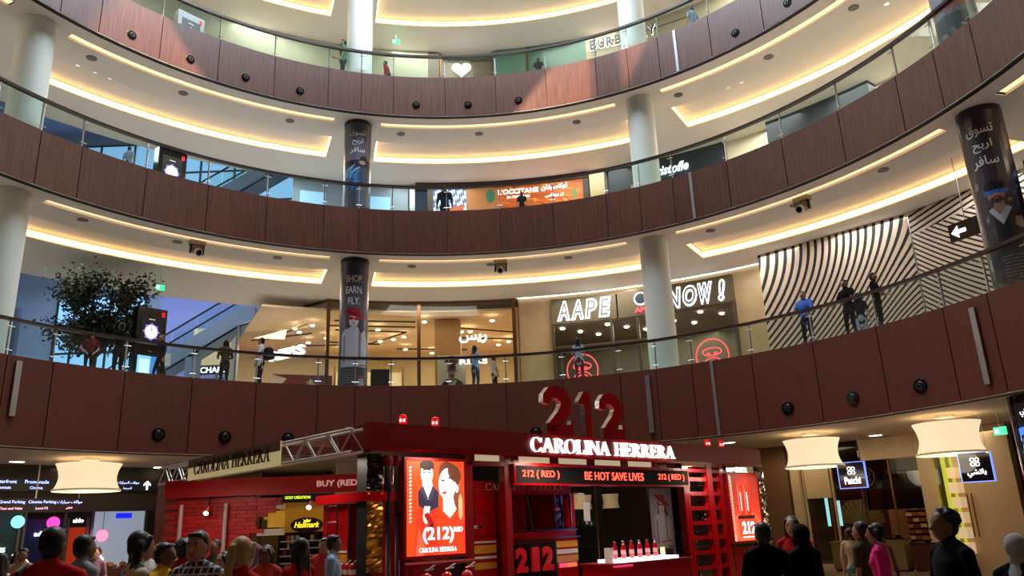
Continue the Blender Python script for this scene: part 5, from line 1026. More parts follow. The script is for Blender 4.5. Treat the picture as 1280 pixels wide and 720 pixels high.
# middle opening
t = kempty('back_wall_panels', 'dark interior panels with grey poster inside the kiosk opening', 'panel'); kbox('panel', blackgloss, t, 5.2, 6.9, 2.5, 2.6, 0, 2.9); kbox('panel', mat('dark_brown_panel', (46, 32, 26), .4), t, 5.25, 6.15, 1.6, 1.7, 0, 2.4)
mb = MB(); mb.tube((6.25, .6, 0), (6.25, .6, 2.4), .02, n=8); mb.build('thin_post', bronze, t)
for k, u in enumerate((5.5, 5.95)): kbox('price_card', white, t, u, u+.16, 1.55, 1.6, 1.98, 2.02)
cv = Canvas(110, 230, (150, 148, 156)); woman(cv, .5, .76, .36, .48); link('poster', cv.mesh(lambda p: (7.75+.85*p[0], .28, .85+1.55*p[1]), attr_w), t); kbox('poster_board', black, t, 7.74, 8.61, .29, .34, .8, 2.42); kbox('panel', black, t, 6.95, 8.6, 2.4, 2.5, 0, 2.9)
for k, (u, v_) in enumerate(((6.75, 1.6), (7.2, 1.8), (7.6, 1.3))): mb = MB(); c_ = (u, v_, 0); mb.lathe([(.2, 2.0), (.17, 2.15), (.2, 2.32)], 24, c_); mb.build('shade_reflection', mat('reflection_cream', (170, 150, 110), .7, emit=.18), t, smooth=True); mb = MB(); mb.tube((u, v_, 2.32), (u, v_, 2.97), .008, n=5); mb.build('reflection_cord', black, t)  # modelled shades stand for drum lamp reflections; the cords are added
for k in range(9): kbox('shelf_item', mat('shelf_item_%d' % (k % 3), [(90, 90, 100), (120, 90, 50), (60, 60, 70)][k % 3], .4), t, 6.7+.14*k, 6.8+.14*k, 2.1, 2.2, 1.62, 1.72+.03*(k % 3)); 
kbox('shelf', darksteel, t, 6.6, 8.0, 2.05, 2.4, 1.58, 1.62); kbox('shelf', darksteel, t, 6.6, 8.0, 2.05, 2.4, 1.1, 1.14); MB().lathe([(.07, 1.62), (.09, 1.68), (.05, 1.75)], 12, (7.85, 2.2, 0)).build('blue_lit_flask', mat('flask_blue', (90, 170, 230), .4, emit=1.5), t)
# counter with the red bottles
ct = kempty('counter', 'red counter with glowing white tray top in front of the kiosk opening', 'counter'); kbox('body', redgloss, ct, 4.75, 7.25, -1.0, -.25, 0, .9); kbox('top', reddark, ct, 4.7, 7.3, -1.05, -.2, .9, .93); kbox('light_tray', mat('tray_glow', (255, 240, 245), .4, emit=2.0), ct, 5.1, 6.95, -.95, -.35, .93, .985); kbox('lit_label', mat('pink_label', (240, 60, 110), .4, emit=.7), ct, 4.78, 5.3, -1.06, -1.0, .86, .9)
kbox('card_holder', white, ct, 5.02, 5.12, -.75, -.6, .93, 1.2)
for k in range(6):
    u = 5.32+.26*k; lab = 'red perfume bottle on the glowing tray, %s' % ('leftmost', 'second from the left', 'third from the left', 'third from the right', 'second from the right', 'rightmost')[k]
    t = empty('perfume_bottle', lab, 'bottle', group='red bottles on the glowing tray'); c_ = Matrix.Rotation(math.radians(KR), 4, 'Z') @ Vector((u, -.62, 0)); t.location = (KA[0]+c_.x, KA[1]+c_.y, .985)
    mb = MB(); mb.lathe([(.045, 0), (.05, .01), (.05, .22), (.04, .25), (.028, .255), (.028, .26)], 20); mb.build('body', redgloss, t, smooth=True); mb = MB(); mb.lathe([(.024, .26), (.03, .27), (.03, .32), (.015, .33)], 16); mb.build('cap', chrome if k % 2 else reddark, t, smooth=True)
    mb = MB(); mb.lathe([(.051, .08), (.051, .16)], 20, cap=False); mb.build('label', mat('label_pale', (230, 170, 170), .5), t, smooth=True)
MB().lathe([(.05, 0), (.05, .16)], 12).build('candle_jar', mat('cream_glow', (250, 220, 170), .4, emit=.6), label='cream jar at the right end of the glowing tray', cat='jar', loc=(KA[0]+6.87*.721+.62*.693, KA[1]+6.87*.693-.62*.721, .985))
# red screen tower with rounded openings
t = kempty('red_lattice_tower', 'red lattice tower with rows of rounded square openings right of the opening', 'tower')
for u0, u1 in ((8.72, 8.95), (9.74, 9.96), (10.3, 10.46)): kbox('upright', redgloss, t, u0, u1, -.02, .12, 0, 2.96)
for k in range(9):
    z = .25+.335*k; kbox('rung', redgloss, t, 8.95, 9.74, .0, .1, z-.045, z+.045); kbox('rung', redgloss, t, 9.96, 10.3, .0, .1, z-.045, z+.045)
    for (a, b) in ((8.95, 9.74), (9.96, 10.3)):
        for (px, sx) in ((a, 1), (b, -1)):
            mb = MB(); mb.prism([(px, z+.045), (px+sx*.09, z+.045), (px, z+.13)] if sx > 0 else [(px, z+.045), (px, z+.13), (px-.09, z+.045)], (0, .02, 0), (1, 0, 0), (0, 0, 1), (0, 1, 0), 0, .07); mb.build('corner_gusset', redgloss, t)
kbox('back_panel', blackgloss, t, 8.75, 10.4, .9, 1.0, 0, 2.9)
for k, (u, z, m_) in enumerate(((9.3, 2.62, chrome), (9.55, 2.2, chrome), (9.5, 1.88, chrome), (9.45, 1.5, mat('item_blue', (120, 170, 220), .3, emit=.5)), (9.3, 2.3, black), (10.1, 2.55, white), (9.6, 1.2, yellow), (9.6, .95, yellow), (10.1, 1.7, chrome), (10.1, 2.1, redgloss), (9.2, 1.9, darksteel), (9.2, 1.25, darksteel))):
    mb = MB(); mb.lathe([(.06, 0), (.1, .05), (.1, .14), (.05, .2)], 14, (u, .45, z-.08)); mb.build('ornament', m_, t, smooth=True)
for k in range(7): kbox('glass_shelf', darksteel, t, 8.97, 10.3, .2, .85, .27+.37*k, .285+.37*k)
for k, (u0, u1) in enumerate(((10.5, 11.15), (11.2, 11.95))): 
    t = kempty('gift_cabinet', 'deep red glossy cabinet below the right light box, %s door' % ('left', 'right')[k], 'cabinet'); kbox('body', redgloss, t, u0, u1, 0, .4, 0, .98); 
    for a in ((u0+.05, u0+.09), (u1-.09, u1-.05)): kbox('chrome_edge', chrome, t, a[0], a[1], -.02, 0, .1, .92)
# side wing: truss with hanging name board
t = kempty('truss', 'white lattice truss running from the kiosk corner back to the red brick wall', 'truss')
alu = mat('truss_white', (196, 190, 184), .35, .4)
for z in (2.93, 3.3):
    for x in (0, -.22): mb = MB(); mb.tube((x, .14, z), (x, 8.6, z), .026, n=8); mb.build('chord', alu, t, smooth=True)
for x in (0, -.22):
    for a, b in ((.12, 2.45), (6.75, 8.6)):
        n = int((b-a)/.36)
        for i in range(n): v0 = a+(b-a)*i/n; v1 = a+(b-a)*(i+1)/n; mb = MB(); mb.tube((x, v0, 2.93 if (i+(x == 0)) % 2 else 3.3), (x, v1, 3.3 if (i+(x == 0)) % 2 else 2.93), .016, n=6); mb.build('brace', alu, t)
t = kempty('name_board', 'cream glass name board with dark serif lettering hanging on the truss', 'name board'); kbox('board', mat('board_cream', (214, 196, 150), .5, emit=.35, ergb=(230, 208, 150)), t, -.27, -.24, 2.5, 6.72, 2.9, 3.34)
kbox('top_shade', mat('board_top_brown', (112, 90, 70), .5), t, -.28, -.27, 2.5, 6.72, 3.16, 3.34)
serif_word('CAROLINA HERRERA', (-.285, 4.6, 3.0), (0, -1, 0), (-1, 0, 0), 3.5, .27, mat('letter_brown', (78, 52, 42), .5), t, .02)
# ladder cabinet on the near side
t = kempty('ladder_cabinet', 'red side cabinet with chrome ladder and yellow stripe near the kiosk corner', 'cabinet'); kbox('body', redgloss, t, .0, .9, .55, 1.35, 0, 2.13); kbox('header_beam', redgloss, t, -.12, .9, .0, 1.42, 2.14, 2.29); kbox('inner_side', reddark, t, .1, .9, .02, .08, 0, 2.13); kbox('grey_screen', mat('grey_screen', (120, 122, 140), .4), t, .25, .3, .08, .5, 1.65, 2.1)
for v in (.8, 1.1): mb = MB(); mb.tube((-.06, v, .4), (-.06, v, 2.13), .014, n=8); mb.build('ladder_rail', chrome, t)
for k in range(7): mb = MB(); mb.tube((-.06, .8, .55+.26*k), (-.06, 1.1, .55+.26*k), .011, n=6); mb.build('ladder_rung', chrome, t)
for z0, z1, m_ in ((1.36, 1.39, white), (1.2, 1.33, yellow), (1.11, 1.16, white), (.98, 1.07, yellow)): kbox('stripe', m_, t, -.012, 0, .56, 1.34, z0, z1)
mb = MB(); mb.tube((0, .53, .5), (0, .53, 2.13), .018, n=8); mb.build('edge_tube', chrome, t)
for i in range(5):
    for j in range(3): mb = MB(); mb.lathe([(.04, 0), (.05, .03), (.05, .08), (.02, .11)], 10, (.2, .13+.085*i, 1.45+.1*j)); mb.build('red_bauble', redgloss, t, smooth=True)
kbox('shelf', white, t, -.25, .3, .12, .8, .95, .98)
for k in range(4):
    t = empty('spray_can', 'red can with white print on the side shelf, %s' % ('nearest the corner', 'second from the corner', 'third from the corner', 'farthest from the corner')[k], 'can', group='red cans on the side shelf'); c_ = Matrix.Rotation(math.radians(KR), 4, 'Z') @ Vector((-.12, .2+.15*k, 0)); t.location = (KA[0]+c_.x, KA[1]+c_.y, .98)
    mb = MB(); mb.lathe([(.05, 0), (.05, .2), (.035, .22), (.02, .225)], 16); mb.build('body', redgloss, t, smooth=True); mb = MB(); mb.lathe([(.051, .06), (.051, .13)], 16, cap=False); mb.build('label', white, t, smooth=True); mb = MB(); mb.tube((0, 0, .22), (.05, 0, .27), .008, n=5); mb.build('nozzle', white, t)
# brick back wall (parallel to the picture at y = 4.79), stepped broken edge towards the shop behind
t = empty('brick_wall', 'red slatted brick wall with chrome tubes and a stepped broken right edge', 'wall', (0, 0, 0))
hb = .083; rows = 29
MB().box(-6.2, -4.45, 4.86, 4.9, 0, 2.55).build('backing', reddark, t); MB().box(-6.42, -.9, 4.72, 4.9, 2.55, 2.93).build('header_beam', redbrick, t)
edge = lambda z: -3.82 if z > 2.32 else -3.95 if z > 2.12 else -4.12 if z > 2.0 else -4.35 if z > 1.8 else -4.2 if z > 1.7 else -4.5
rn = random.Random(11); k = 0
brm = [mat('brick_red_a', (200, 20, 22), .45), mat('brick_red_b', (180, 16, 20), .5), mat('brick_red_c', (172, 16, 20), .5)]
for r_ in range(31):
    z = .0+hb*r_; x = -6.35+(.22 if r_ % 2 else 0)
    if z+hb > 2.55: break
    while x < edge(z)-.02:
        x1 = min(x+.44, edge(z)); dy = rn.uniform(-.012, .012)
        if z > .85 and x1-x > .05: MB().box(x+.004, x1-.004, 4.79+dy, 4.86, z+.004, z+hb-.004).build('brick', brm[rn.choice((0, 0, 1, 2)) if rn.random() > .15 else 0], t)
        x += .44
MB().box(-6.35, -4.5, 4.8, 4.86, 0, .85).build('lower_panel', redbrick, t)
for a, b, z0, z1, m_ in ((-4.12, -3.75, 1.85, 2.02, mat('brick_yellow', (226, 170, 40), .5, emit=.15)), (-4.2, -3.75, 2.02, 2.2, mat('brick_yellow', (226, 170, 40), .5)), (-4.35, -3.75, 1.68, 1.82, mat('brick_white', (222, 206, 190), .5)), (-4.0, -3.75, 2.24, 2.34, mat('brick_white', (222, 206, 190), .5))):
    MB().box(a, b, 4.82, 4.88, z0, z1).build('coloured_brick', m_, t)
for x in (-6.0, -5.02):
    mb = MB(); mb.tube((x, 4.68, .3), (x, 4.68, 2.4), .045, n=12); mb.build('chrome_tube', mat('rose_chrome', (220, 190, 186), .35, .35), t, smooth=True)
text_obj('lettering', 'BUY (RED). SAVE LIVES', plane_map((-1.98, 4.7, 2.64), (1, 0, 0), (0, -1, 0)), w=2.1, h=.17, depth=.02, m=mat('letter_pinkwhite', (240, 190, 180), .5, emit=.35), parent=t, bold=.02)  # slight emission on the letters lifts their contrast; they are no lamp
for x, z in ((-5.4, 2.2), (-3.15, 2.24)):
    u = empty('spotlight', 'small white-lit spotlight clipped to the red wall, %s' % ('over the left bricks' if x < -5 else 'at the gap'), 'spotlight', (x, 4.6, z)); mb = MB(); mb.tube((0, .1, .12), (0, -.05, 0), .05, .07, 12); mb.build('head', reddark, u, smooth=True); mb = MB(); mb.tube((0, -.05, 0), (0, -.06, -.008), .05, .05, 12); mb.build('lens', down_e, u); mb = MB(); mb.tube((0, .1, .12), (0, .12, .36), .012, n=6); mb.build('arm', black, u)
t = kempty('brick_tower', 'narrow red-brown brick pier at the far left end of the truss', 'pier')
tb = mat('brick_brown_red', (150, 52, 36), .55, var=.1)
for r_ in range(26): kbox('brick', tb, t, -.0, .35, 8.62+(r_ % 2)*.02, 9.2, .0+.118*r_, .112+.118*r_)
kbox('core', reddark, t, .02, .33, 8.7, 9.15, 0, 3.05)
for k in range(3): kbox('arrow_block', mat('arrow_dark', (60, 8, 10), .6), t, 1.1-.0*k, 1.3, 6.0, 6.05, 0.1, .2) if False else None
for u_, v_, e_, z_ in ((1.3, -.5, 10, 2.9), (4.0, -.6, 16, 2.9), (6.5, .8, 8, 2.9), (9.4, -.5, 14, 2.9), (11.5, -.5, 8, 2.9), (-.6, 1.0, 12, 2.85), (-1.2, 5.0, 26, 2.85)):
    lamp('kiosk_fill', 'AREA', (KA[0]+u_*.721-v_*.693, KA[1]+u_*.693+v_*.721, z_), e_*1.9, (1, .82, .66), shape='RECTANGLE', size=1.2, size_y=.4)  # fill lights added to brighten the dark kiosk, no fixtures behind them

# ================================================================== PEOPLE
def ring_loft(rings, n=14):      # rings: (centre, ex, ey, rx, ry); closed ends
    vs = []; fs = []
    for c, ex, ey, rx, ry in rings:
        for i in range(n): a = 2*PI*i/n; vs.append(c+ex*(rx*math.cos(a))+ey*(ry*math.sin(a)))
    m = len(rings)
    for k in range(m-1):
        for i in range(n): fs.append((k*n+i, k*n+(i+1) % n, (k+1)*n+(i+1) % n, (k+1)*n+i))
    fs += [tuple(range(n-1, -1, -1)), tuple((m-1)*n+i for i in range(n))]
    return vs, fs
def cap_mesh(p0, p1, r0, r1, n=12):
    p0, p1 = Vector(p0), Vector(p1); d = (p1-p0); L_ = d.length or 1e-4; d = d/L_ if L_ > 1e-4 else Vector((0, 0, 1)); q = Vector((0, 0, 1)) if abs(d.z) < .9 else Vector((1, 0, 0)); e = d.cross(q).normalized(); g = d.cross(e)
    R_ = []
    for a in (80, 50, 20): t = math.radians(a); R_.append((p0-d*(r0*math.sin(t)), e, g, r0*math.cos(t), r0*math.cos(t)))
    for s_ in (0, .5, 1): R_.append((p0.lerp(p1, s_), e, g, r0+(r1-r0)*s_, r0+(r1-r0)*s_))
    for a in (20, 50, 80): t = math.radians(a); R_.append((p1+d*(r1*math.sin(t)), e, g, r1*math.cos(t), r1*math.cos(t)))
    return ring_loft(R_, n)
class Fig:
    """primitives fused by a voxel remesh into ONE skin; each face takes the material of the nearest primitive"""
    def __init__(s): s.v = []; s.f = []; s.pr = []
    def _add(s, vf): b = len(s.v); s.v += vf[0]; s.f += [tuple(b+i for i in f) for f in vf[1]]
    def cap(s, p0, p1, r0, r1, tag): s._add(cap_mesh(p0, p1, r0, r1)); s.pr.append((Vector(p0), Vector(p1), r0, r1, (1, 1, 1), tag)); return s
    def ell(s, c, r, tag, tilt=0):
        c = Vector(c); rot = Matrix.Rotation(tilt, 3, 'X'); ex, ey, ez = rot @ Vector((1, 0, 0)), rot @ Vector((0, 1, 0)), rot @ Vector((0, 0, 1)); R_ = []
        for a in (-80, -60, -40, -20, 0, 20, 40, 60, 80): t = math.radians(a); R_.append((c+ez*(r[2]*math.sin(t)), ex, ey, r[0]*math.cos(t), r[1]*math.cos(t)))
        s._add(ring_loft(R_, 16)); s.pr.append((c, c, 1, 1, r, tag)); return s
    def loft(s, rg, tag):    # vertical stack: (x, y, z, rx, ry)
        s._add(ring_loft([(Vector((x, y, z)), Vector((1, 0, 0)), Vector((0, 1, 0)), rx, ry) for x, y, z, rx, ry in rg], 18))
        for a, b in zip(rg[:-1], rg[1:]): s.pr.append((Vector(a[:3]), Vector(b[:3]), (a[3]+a[4])/2, (b[3]+b[4])/2, (1, (a[4]/a[3]), 1), tag))
        return s
    def bake(s, name, mats, vox, scale=1.0, smooth_it=2):
        me = bpy.data.meshes.new('tmp'); me.from_pydata([tuple(v) for v in s.v], [], s.f); bm = bmesh.new(); bm.from_mesh(me); bmesh.ops.recalc_face_normals(bm, faces=bm.faces); bm.to_mesh(me); bm.free()
        o = bpy.data.objects.new('tmp', me); COL.objects.link(o); md = o.modifiers.new('r', 'REMESH'); md.mode = 'VOXEL'; md.voxel_size = vox; md.use_smooth_shade = True
        sm = o.modifiers.new('s', 'SMOOTH'); sm.factor = .5; sm.iterations = smooth_it
        dg = bpy.context.evaluated_depsgraph_get(); dg.update(); out = bpy.data.meshes.new_from_object(o.evaluated_get(dg)); bpy.data.objects.remove(o); bpy.data.meshes.remove(me)
        tags = []; [tags.append(p[5]) for p in s.pr if p[5] not in tags]
        out.materials.clear(); [out.materials.append(mats[t]) for t in tags]
        nf = len(out.polygons); c = np.zeros(nf*3); out.polygons.foreach_get('center', c); c = c.reshape(-1, 3); best = np.full(nf, 1e9); idx = np.zeros(nf, int)
        for a, b, r0, r1, sc, tg in s.pr:
            a_, b_ = np.array(a), np.array(b)
            if np.allclose(a_, b_): q = c-a_; k = np.sqrt(((q/np.array(sc))**2).sum(1)) if sc != (1, 1, 1) else np.linalg.norm(q, axis=1)/r0; d = (k-1)*(min(sc) if sc != (1, 1, 1) else r0)
            else:
                q = c-a_; w = b_-a_; t = np.clip((q@w)/(w@w), 0, 1); e = q-t[:, None]*w
                if sc[1] != 1: e = e/np.array([1/((1+sc[1])/2), ((1+sc[1])/2), 1])/1.0*np.array([1, 1, 1]); e[:, 0] *= 1.0*0+ (1+sc[1])/2/1.0*0 + .82; e[:, 1] *= 1.15
                d = np.linalg.norm(e, axis=1)-(r0+(r1-r0)*t)
            m_ = d < best; best[m_] = d[m_]; idx[m_] = tags.index(tg)
        out.polygons.foreach_set('material_index', idx.astype(np.int32)); out.polygons.foreach_set('use_smooth', [True]*nf)
        if scale != 1: out.transform(Matrix.Scale(scale, 4))
        return out
SKIN = {'fair': mat('skin_fair', (206, 160, 132), .5), 'tan': mat('skin_tan', (170, 120, 90), .5), 'brown': mat('skin_brown', (120, 80, 58), .5), 'dark': mat('skin_dark', (70, 46, 36), .5)}
HAIRM = {'black': mat('hair_black', (18, 15, 14), .45), 'brown': mat('hair_brown', (58, 38, 26), .5), 'blonde': mat('hair_blonde', (178, 138, 84), .5)}
eye_m = mat('eye_dark', (20, 16, 16), .2); eyew = mat('eye_white', (200, 195, 190), .3); lip_m = mat('lips', (150, 80, 74), .5); shoe_m = mat('shoe', (40, 38, 40), .5)
def cloth(name, rgb, r=.9):
    m = mat('cloth_'+name, rgb, r, var=.08, scale=12); m.node_tree.nodes['Principled BSDF'].inputs['Specular IOR Level'].default_value = .15; return m
# patterned cloths
def pattern_cloth(name, kind, c1, c2):
    m = bpy.data.materials.new(name); m.use_nodes = True; nt = m.node_tree; N = nt.nodes; L = nt.links; b = N['Principled BSDF']; b.inputs['Roughness'].default_value = .8
    tc = N.new('ShaderNodeTexCoord'); rp = N.new('ShaderNodeValToRGB'); rp.color_ramp.interpolation = 'CONSTANT'; rp.color_ramp.elements[0].color = (*lin(c1), 1); rp.color_ramp.elements[1].color = (*lin(c2), 1); rp.color_ramp.elements[1].position = .5
    if kind == 'camo':
        n = N.new('ShaderNodeTexNoise'); n.inputs['Scale'].default_value = 7; n.inputs['Detail'].default_value = 1; mp = N.new('ShaderNodeMapping'); mp.inputs['Scale'].default_value = (1, 1, 1.8); mp.inputs['Rotation'].default_value = (.5, .4, 0); L.new(tc.outputs['Object'], mp.inputs[0]); L.new(mp.outputs[0], n.inputs[0]); L.new(n.outputs[0], rp.inputs[0]); rp.color_ramp.elements[1].position = .49
    else:
        w1 = N.new('ShaderNodeTexWave'); w1.inputs['Scale'].default_value = 6; w1.bands_direction = 'Z'; w2 = N.new('ShaderNodeTexWave'); w2.inputs['Scale'].default_value = 6; w2.bands_direction = 'X'
        ad = N.new('ShaderNodeMath'); ad.operation = 'MAXIMUM'; L.new(tc.outputs['Object'], w1.inputs[0]); L.new(tc.outputs['Object'], w2.inputs[0]); L.new(w1.outputs['Fac'], ad.inputs[0]); L.new(w2.outputs['Fac'], ad.inputs[1]); L.new(ad.outputs[0], rp.inputs[0]); rp.color_ramp.elements[1].position = .82
    L.new(rp.outputs[0], b.inputs['Base Color']); MATS[name] = m; return m
camo = pattern_cloth('cloth_camo', 'camo', (206, 190, 160), (28, 26, 28)); check = pattern_cloth('cloth_check', 'check', (36, 42, 60), (190, 188, 186))
# arm poses: (elbow, wrist, hand direction) for the right side, x mirrored for the left
ARMS = {'down': ((.25, -.02, 1.14), (.27, .05, .90), (0.02, .05, -1)), 'bent': ((.25, .02, 1.15), (.16, .26, 1.13), (-.35, .8, .25)), 'phone': ((.24, .06, 1.14), (.10, .26, 1.26), (-.5, .6, .5)), 'fold': ((.27, .06, 1.18), (.02, .20, 1.16), (-1, .1, .1)),
        'rail': ((.26, .12, 1.16), (.20, .34, 1.02), (-.3, 1, -.1)), 'hip': ((.36, -.06, 1.16), (.20, .04, 1.0), (-.7, .3, -.5)), 'reach': ((.40, .14, 1.24), (.52, .36, 1.22), (.3, 1, .0)), 'push': ((.24, .10, 1.12), (.2, .36, 1.02), (0, 1, 0))}
def person(loc, face, h, label, top, bottom, skin='tan', hair='short', hcol='black', arms=('down', 'down'), sleeve='short', legs='stand', vox=.018, woman=False, head_turn=0, group=None, robe=None, scarf=None, lean=0.0, beard=False, glasses=False, sit=False):
    F = Fig(); k = h/1.75; sw = .175 if woman else .195; SKm = SKIN[skin]
    mats = {'skin': SKm, 'top': top, 'bottom': bottom, 'shoe': shoe_m, 'eye': eye_m, 'white': eyew, 'lip': lip_m, 'hair': HAIRM[hcol], 'robe': robe or top, 'belt': black}
    V_ = lambda x, y, z: Vector((x, y+lean*max(0, z-.95), z))
    # legs
    st = {'stand': ((.02, -.0), (-.02, .0)), 'walk': ((.22, .10), (-.24, -.02)), 'cross': ((.06, .02), (-.03, 0))}[legs]
    for sx, (fy, ky) in zip((1, -1), st):
        hipx = .09*sx; kn = V_(.10*sx, .03+fy*.45, .50); an = Vector((.11*sx, fy-.03, .085)); hp = V_(hipx, 0, .92)
        if robe is None or True:
            F.cap(hp, kn, .088 if not woman else .092, .058, 'bottom'); F.cap(kn, an, .056, .042, 'bottom' if bottom is not SKm else 'skin'); F.cap(an+Vector((0, -.03, -.035)), an+Vector((0.01*sx, .15, -.05)), .04, .032, 'shoe')
    # trunk
    wf = .86 if woman else 1.0
    F.loft([(0, lean*0, .86, .15, .105), (0, 0, .95, .168 if woman else .160, .118), V_(0, 0, 1.04)[:]+(.135*wf+.01, .10), V_(0, .005, 1.14)[:]+(.14*wf, .105), V_(0, .012, 1.26)[:]+(.178*wf, .12), V_(0, .005, 1.36)[:]+(.195*wf, .115), V_(0, -.005, 1.43)[:]+(.17*wf, .09), V_(0, -.01, 1.48)[:]+(.085, .07)], 'top')
    F.cap(V_(0, 0, .93), V_(0, 0, .9), .13, .12, 'bottom')
    if woman:
        for sx in (-1, 1): F.ell(V_(.075*sx, .085, 1.28), (.062, .05, .06), 'top')
    if robe is not None:
        F.loft([V_(0, 0, 1.10)[:]+(.15, .12), (0, 0, .9, .20, .16), (0, .0, .5, .25, .22), (0, 0, .1, .30, .27), (0, 0, .04, .30, .27)], 'robe')
    # neck and head
    hc = V_(0, .02, 1.63); F.cap(V_(0, -.012, 1.44), hc+Vector((0, -.02, -.08)), .06 if not woman else .05, .055, 'skin')
    F.ell(hc, (.078, .096, .118), 'skin'); F.ell(hc+Vector((0, .025, -.055)), (.058, .064, .066), 'skin')
    T = Matrix.Rotation(math.radians(head_turn), 3, 'Z')
    hv = lambda x, y, z: hc+(T @ Vector((x, y, z)))
    F.cap(hv(0, .088, .005), hv(0, .108, -.026), .011, .015, 'skin')
    for sx in (-1, 1):
        F.ell(hv(.03*sx, .083, .010), (.012, .008, .006), 'eye'); F.cap(hv(.018*sx, .088, .034), hv(.046*sx, .078, .034), .006, .005, 'hair'); F.ell(hv(.076*sx, -.005, -.01), (.012, .02, .030), 'skin')
    F.cap(hv(-.02, .086, -.062), hv(.02, .086, -.062), .007, .007, 'lip')
    if beard: F.ell(hv(0, .045, -.085), (.055, .05, .04), 'hair')
    if glasses:
        for sx in (-1, 1): F.ell(hv(.03*sx, .092, .012), (.022, .008, .016), 'eye')
    # arms and hands
    for sx, an in zip((1, -1), arms):
        e, w, d = ARMS[an]; m_ = lambda p: V_(p[0]*sx*(.92 if woman else 1), p[1], p[2]); sh = V_(sw*sx, -.005, 1.41); e_, w_ = m_(e), m_(w); d_ = Vector((d[0]*sx, d[1], d[2])).normalized()
        F.ell(sh, (.062*wf, .06, .062), 'top'); F.cap(V_(.045*sx, -.015, 1.485), V_(sw*sx*.95, -.008, 1.425), .05, .052, 'top')
        if sleeve == 'long': F.cap(sh, e_, .056*wf, .045, 'top'); F.cap(e_, w_, .043, .033, 'top')
        elif sleeve == 'short': mid = sh.lerp(e_, .68); F.cap(sh, mid, .058*wf, .056*wf, 'top'); F.cap(mid, e_, .041, .037, 'skin'); F.cap(e_, w_, .037, .026, 'skin')
        else: F.cap(sh, e_, .042, .036, 'skin'); F.cap(e_, w_, .036, .025, 'skin')
        F.cap(w_, w_+d_*.03, .025, .026, 'skin')
        side = d_.cross(Vector((0, 0, 1)) if abs(d_.z) < .8 else Vector((0, 1, 0))).normalized(); up = side.cross(d_).normalized()
        if abs(d_.z) > .8: side, up = Vector((0, 1, 0)), Vector((sx*-1.0, 0, 0))
        pc = w_+d_*.07
        for i, (fl, off) in enumerate(((.065, .030), (.075, .010), (.070, -.010), (.055, -.030))):
            b0 = w_+d_*.03+side*off*.6; b1 = w_+d_*.095+side*off; F.cap(b0, b1, .016, .0125, 'skin'); b2 = b1+d_*fl*.5-up*.012; b3 = b2+d_*fl*.4-up*.026; F.cap(b1, b2, .0115, .010, 'skin'); F.cap(b2, b3, .010, .008, 'skin')
        t0 = w_+d_*.03+side*.025; t1 = t0+d_*.035+side*.03-up*.01; F.cap(t0, t1, .014, .012, 'skin'); F.cap(t1, t1+d_*.03-up*.015, .0115, .009, 'skin')
    me = F.bake('person', mats, vox, k)
    o = link('person', me, None, label, 'person', group, None, loc, face)
    # hair / scarf as children
    H = Fig(); hm = {'h': HAIRM[hcol]} if scarf is None else {'h': scarf}
    hh = lambda x, y, z: hc+(T @ Vector((x, y, z)))
    if scarf is not None:
        H.ell(hh(0, -.018, .022), (.095, .105, .112), 'h'); H.ell(hh(0, -.03, -.09), (.085, .075, .08), 'h'); H.loft([V_(0, 0, 1.36)[:]+(.16*wf, .115), V_(0, 0, 1.44)[:]+(.12, .095), V_(0, .0, 1.50)[:]+(.075, .075)], 'h'); H.cap(hh(-.07, .03, -.05), hh(0, .06, -.115), .03, .03, 'h'); H.cap(hh(.07, .03, -.05), hh(0, .06, -.115), .03, .03, 'h')
    else:
        H.ell(hh(0, -.032, .046), (.087, .092, .092), 'h'); H.ell(hh(0, -.045, -.01), (.083, .072, .085), 'h')
        if hair == 'short': H.cap(hh(-.045, .05, .098), hh(.045, .05, .098), .02, .02, 'h')
        if hair == 'curly':
            r_ = random.Random(int(h*1000)); 
            for i in range(26): a = r_.uniform(0, 2*PI); b = r_.uniform(-.2, 1.3); H.ell(hh(.088*math.cos(a)*math.cos(b), -.02+.092*math.sin(a)*math.cos(b)-.01, .03+.095*math.sin(b)), (.028, .028, .028), 'h') if not (math.sin(a) > .3 and b < .75) else None
        if hair in ('long', 'pony', 'bob'):
            H.cap(hh(-.06, .05, .07), hh(-.078, .01, -.02), .022, .02, 'h'); H.cap(hh(.06, .05, .07), hh(.078, .01, -.02), .022, .02, 'h')
        if hair == 'long':
            L_ = -.34
            for x_ in (-.06, -.02, .02, .06): H.cap(hh(x_, -.055, .02), hh(x_*1.15, -.10, L_), .042, .026, 'h')
            for sx in (-1, 1): H.cap(hh(.075*sx, -.01, 0), hh(.085*sx, -.03, -.2), .028, .022, 'h')
        if hair == 'bob':
            for x_ in (-.07, -.03, .03, .07): H.cap(hh(x_, -.04, .02), hh(x_*1.1, -.05, -.13), .042, .032, 'h')
        if hair == 'pony': H.ell(hh(0, -.105, .05), (.035, .03, .035), 'h'); H.cap(hh(0, -.12, .05), hh(.01, -.16, -.12), .036, .034, 'h'); H.cap(hh(.01, -.16, -.12), hh(.015, -.15, -.30), .034, .014, 'h')
        if hair == 'bun': H.ell(hh(0, -.07, .12), (.05, .05, .045), 'h')
    hm_ = H.bake('hair', hm, max(.012, vox), k); ho = link('headscarf' if scarf is not None else 'hair', hm_, o)
    return o
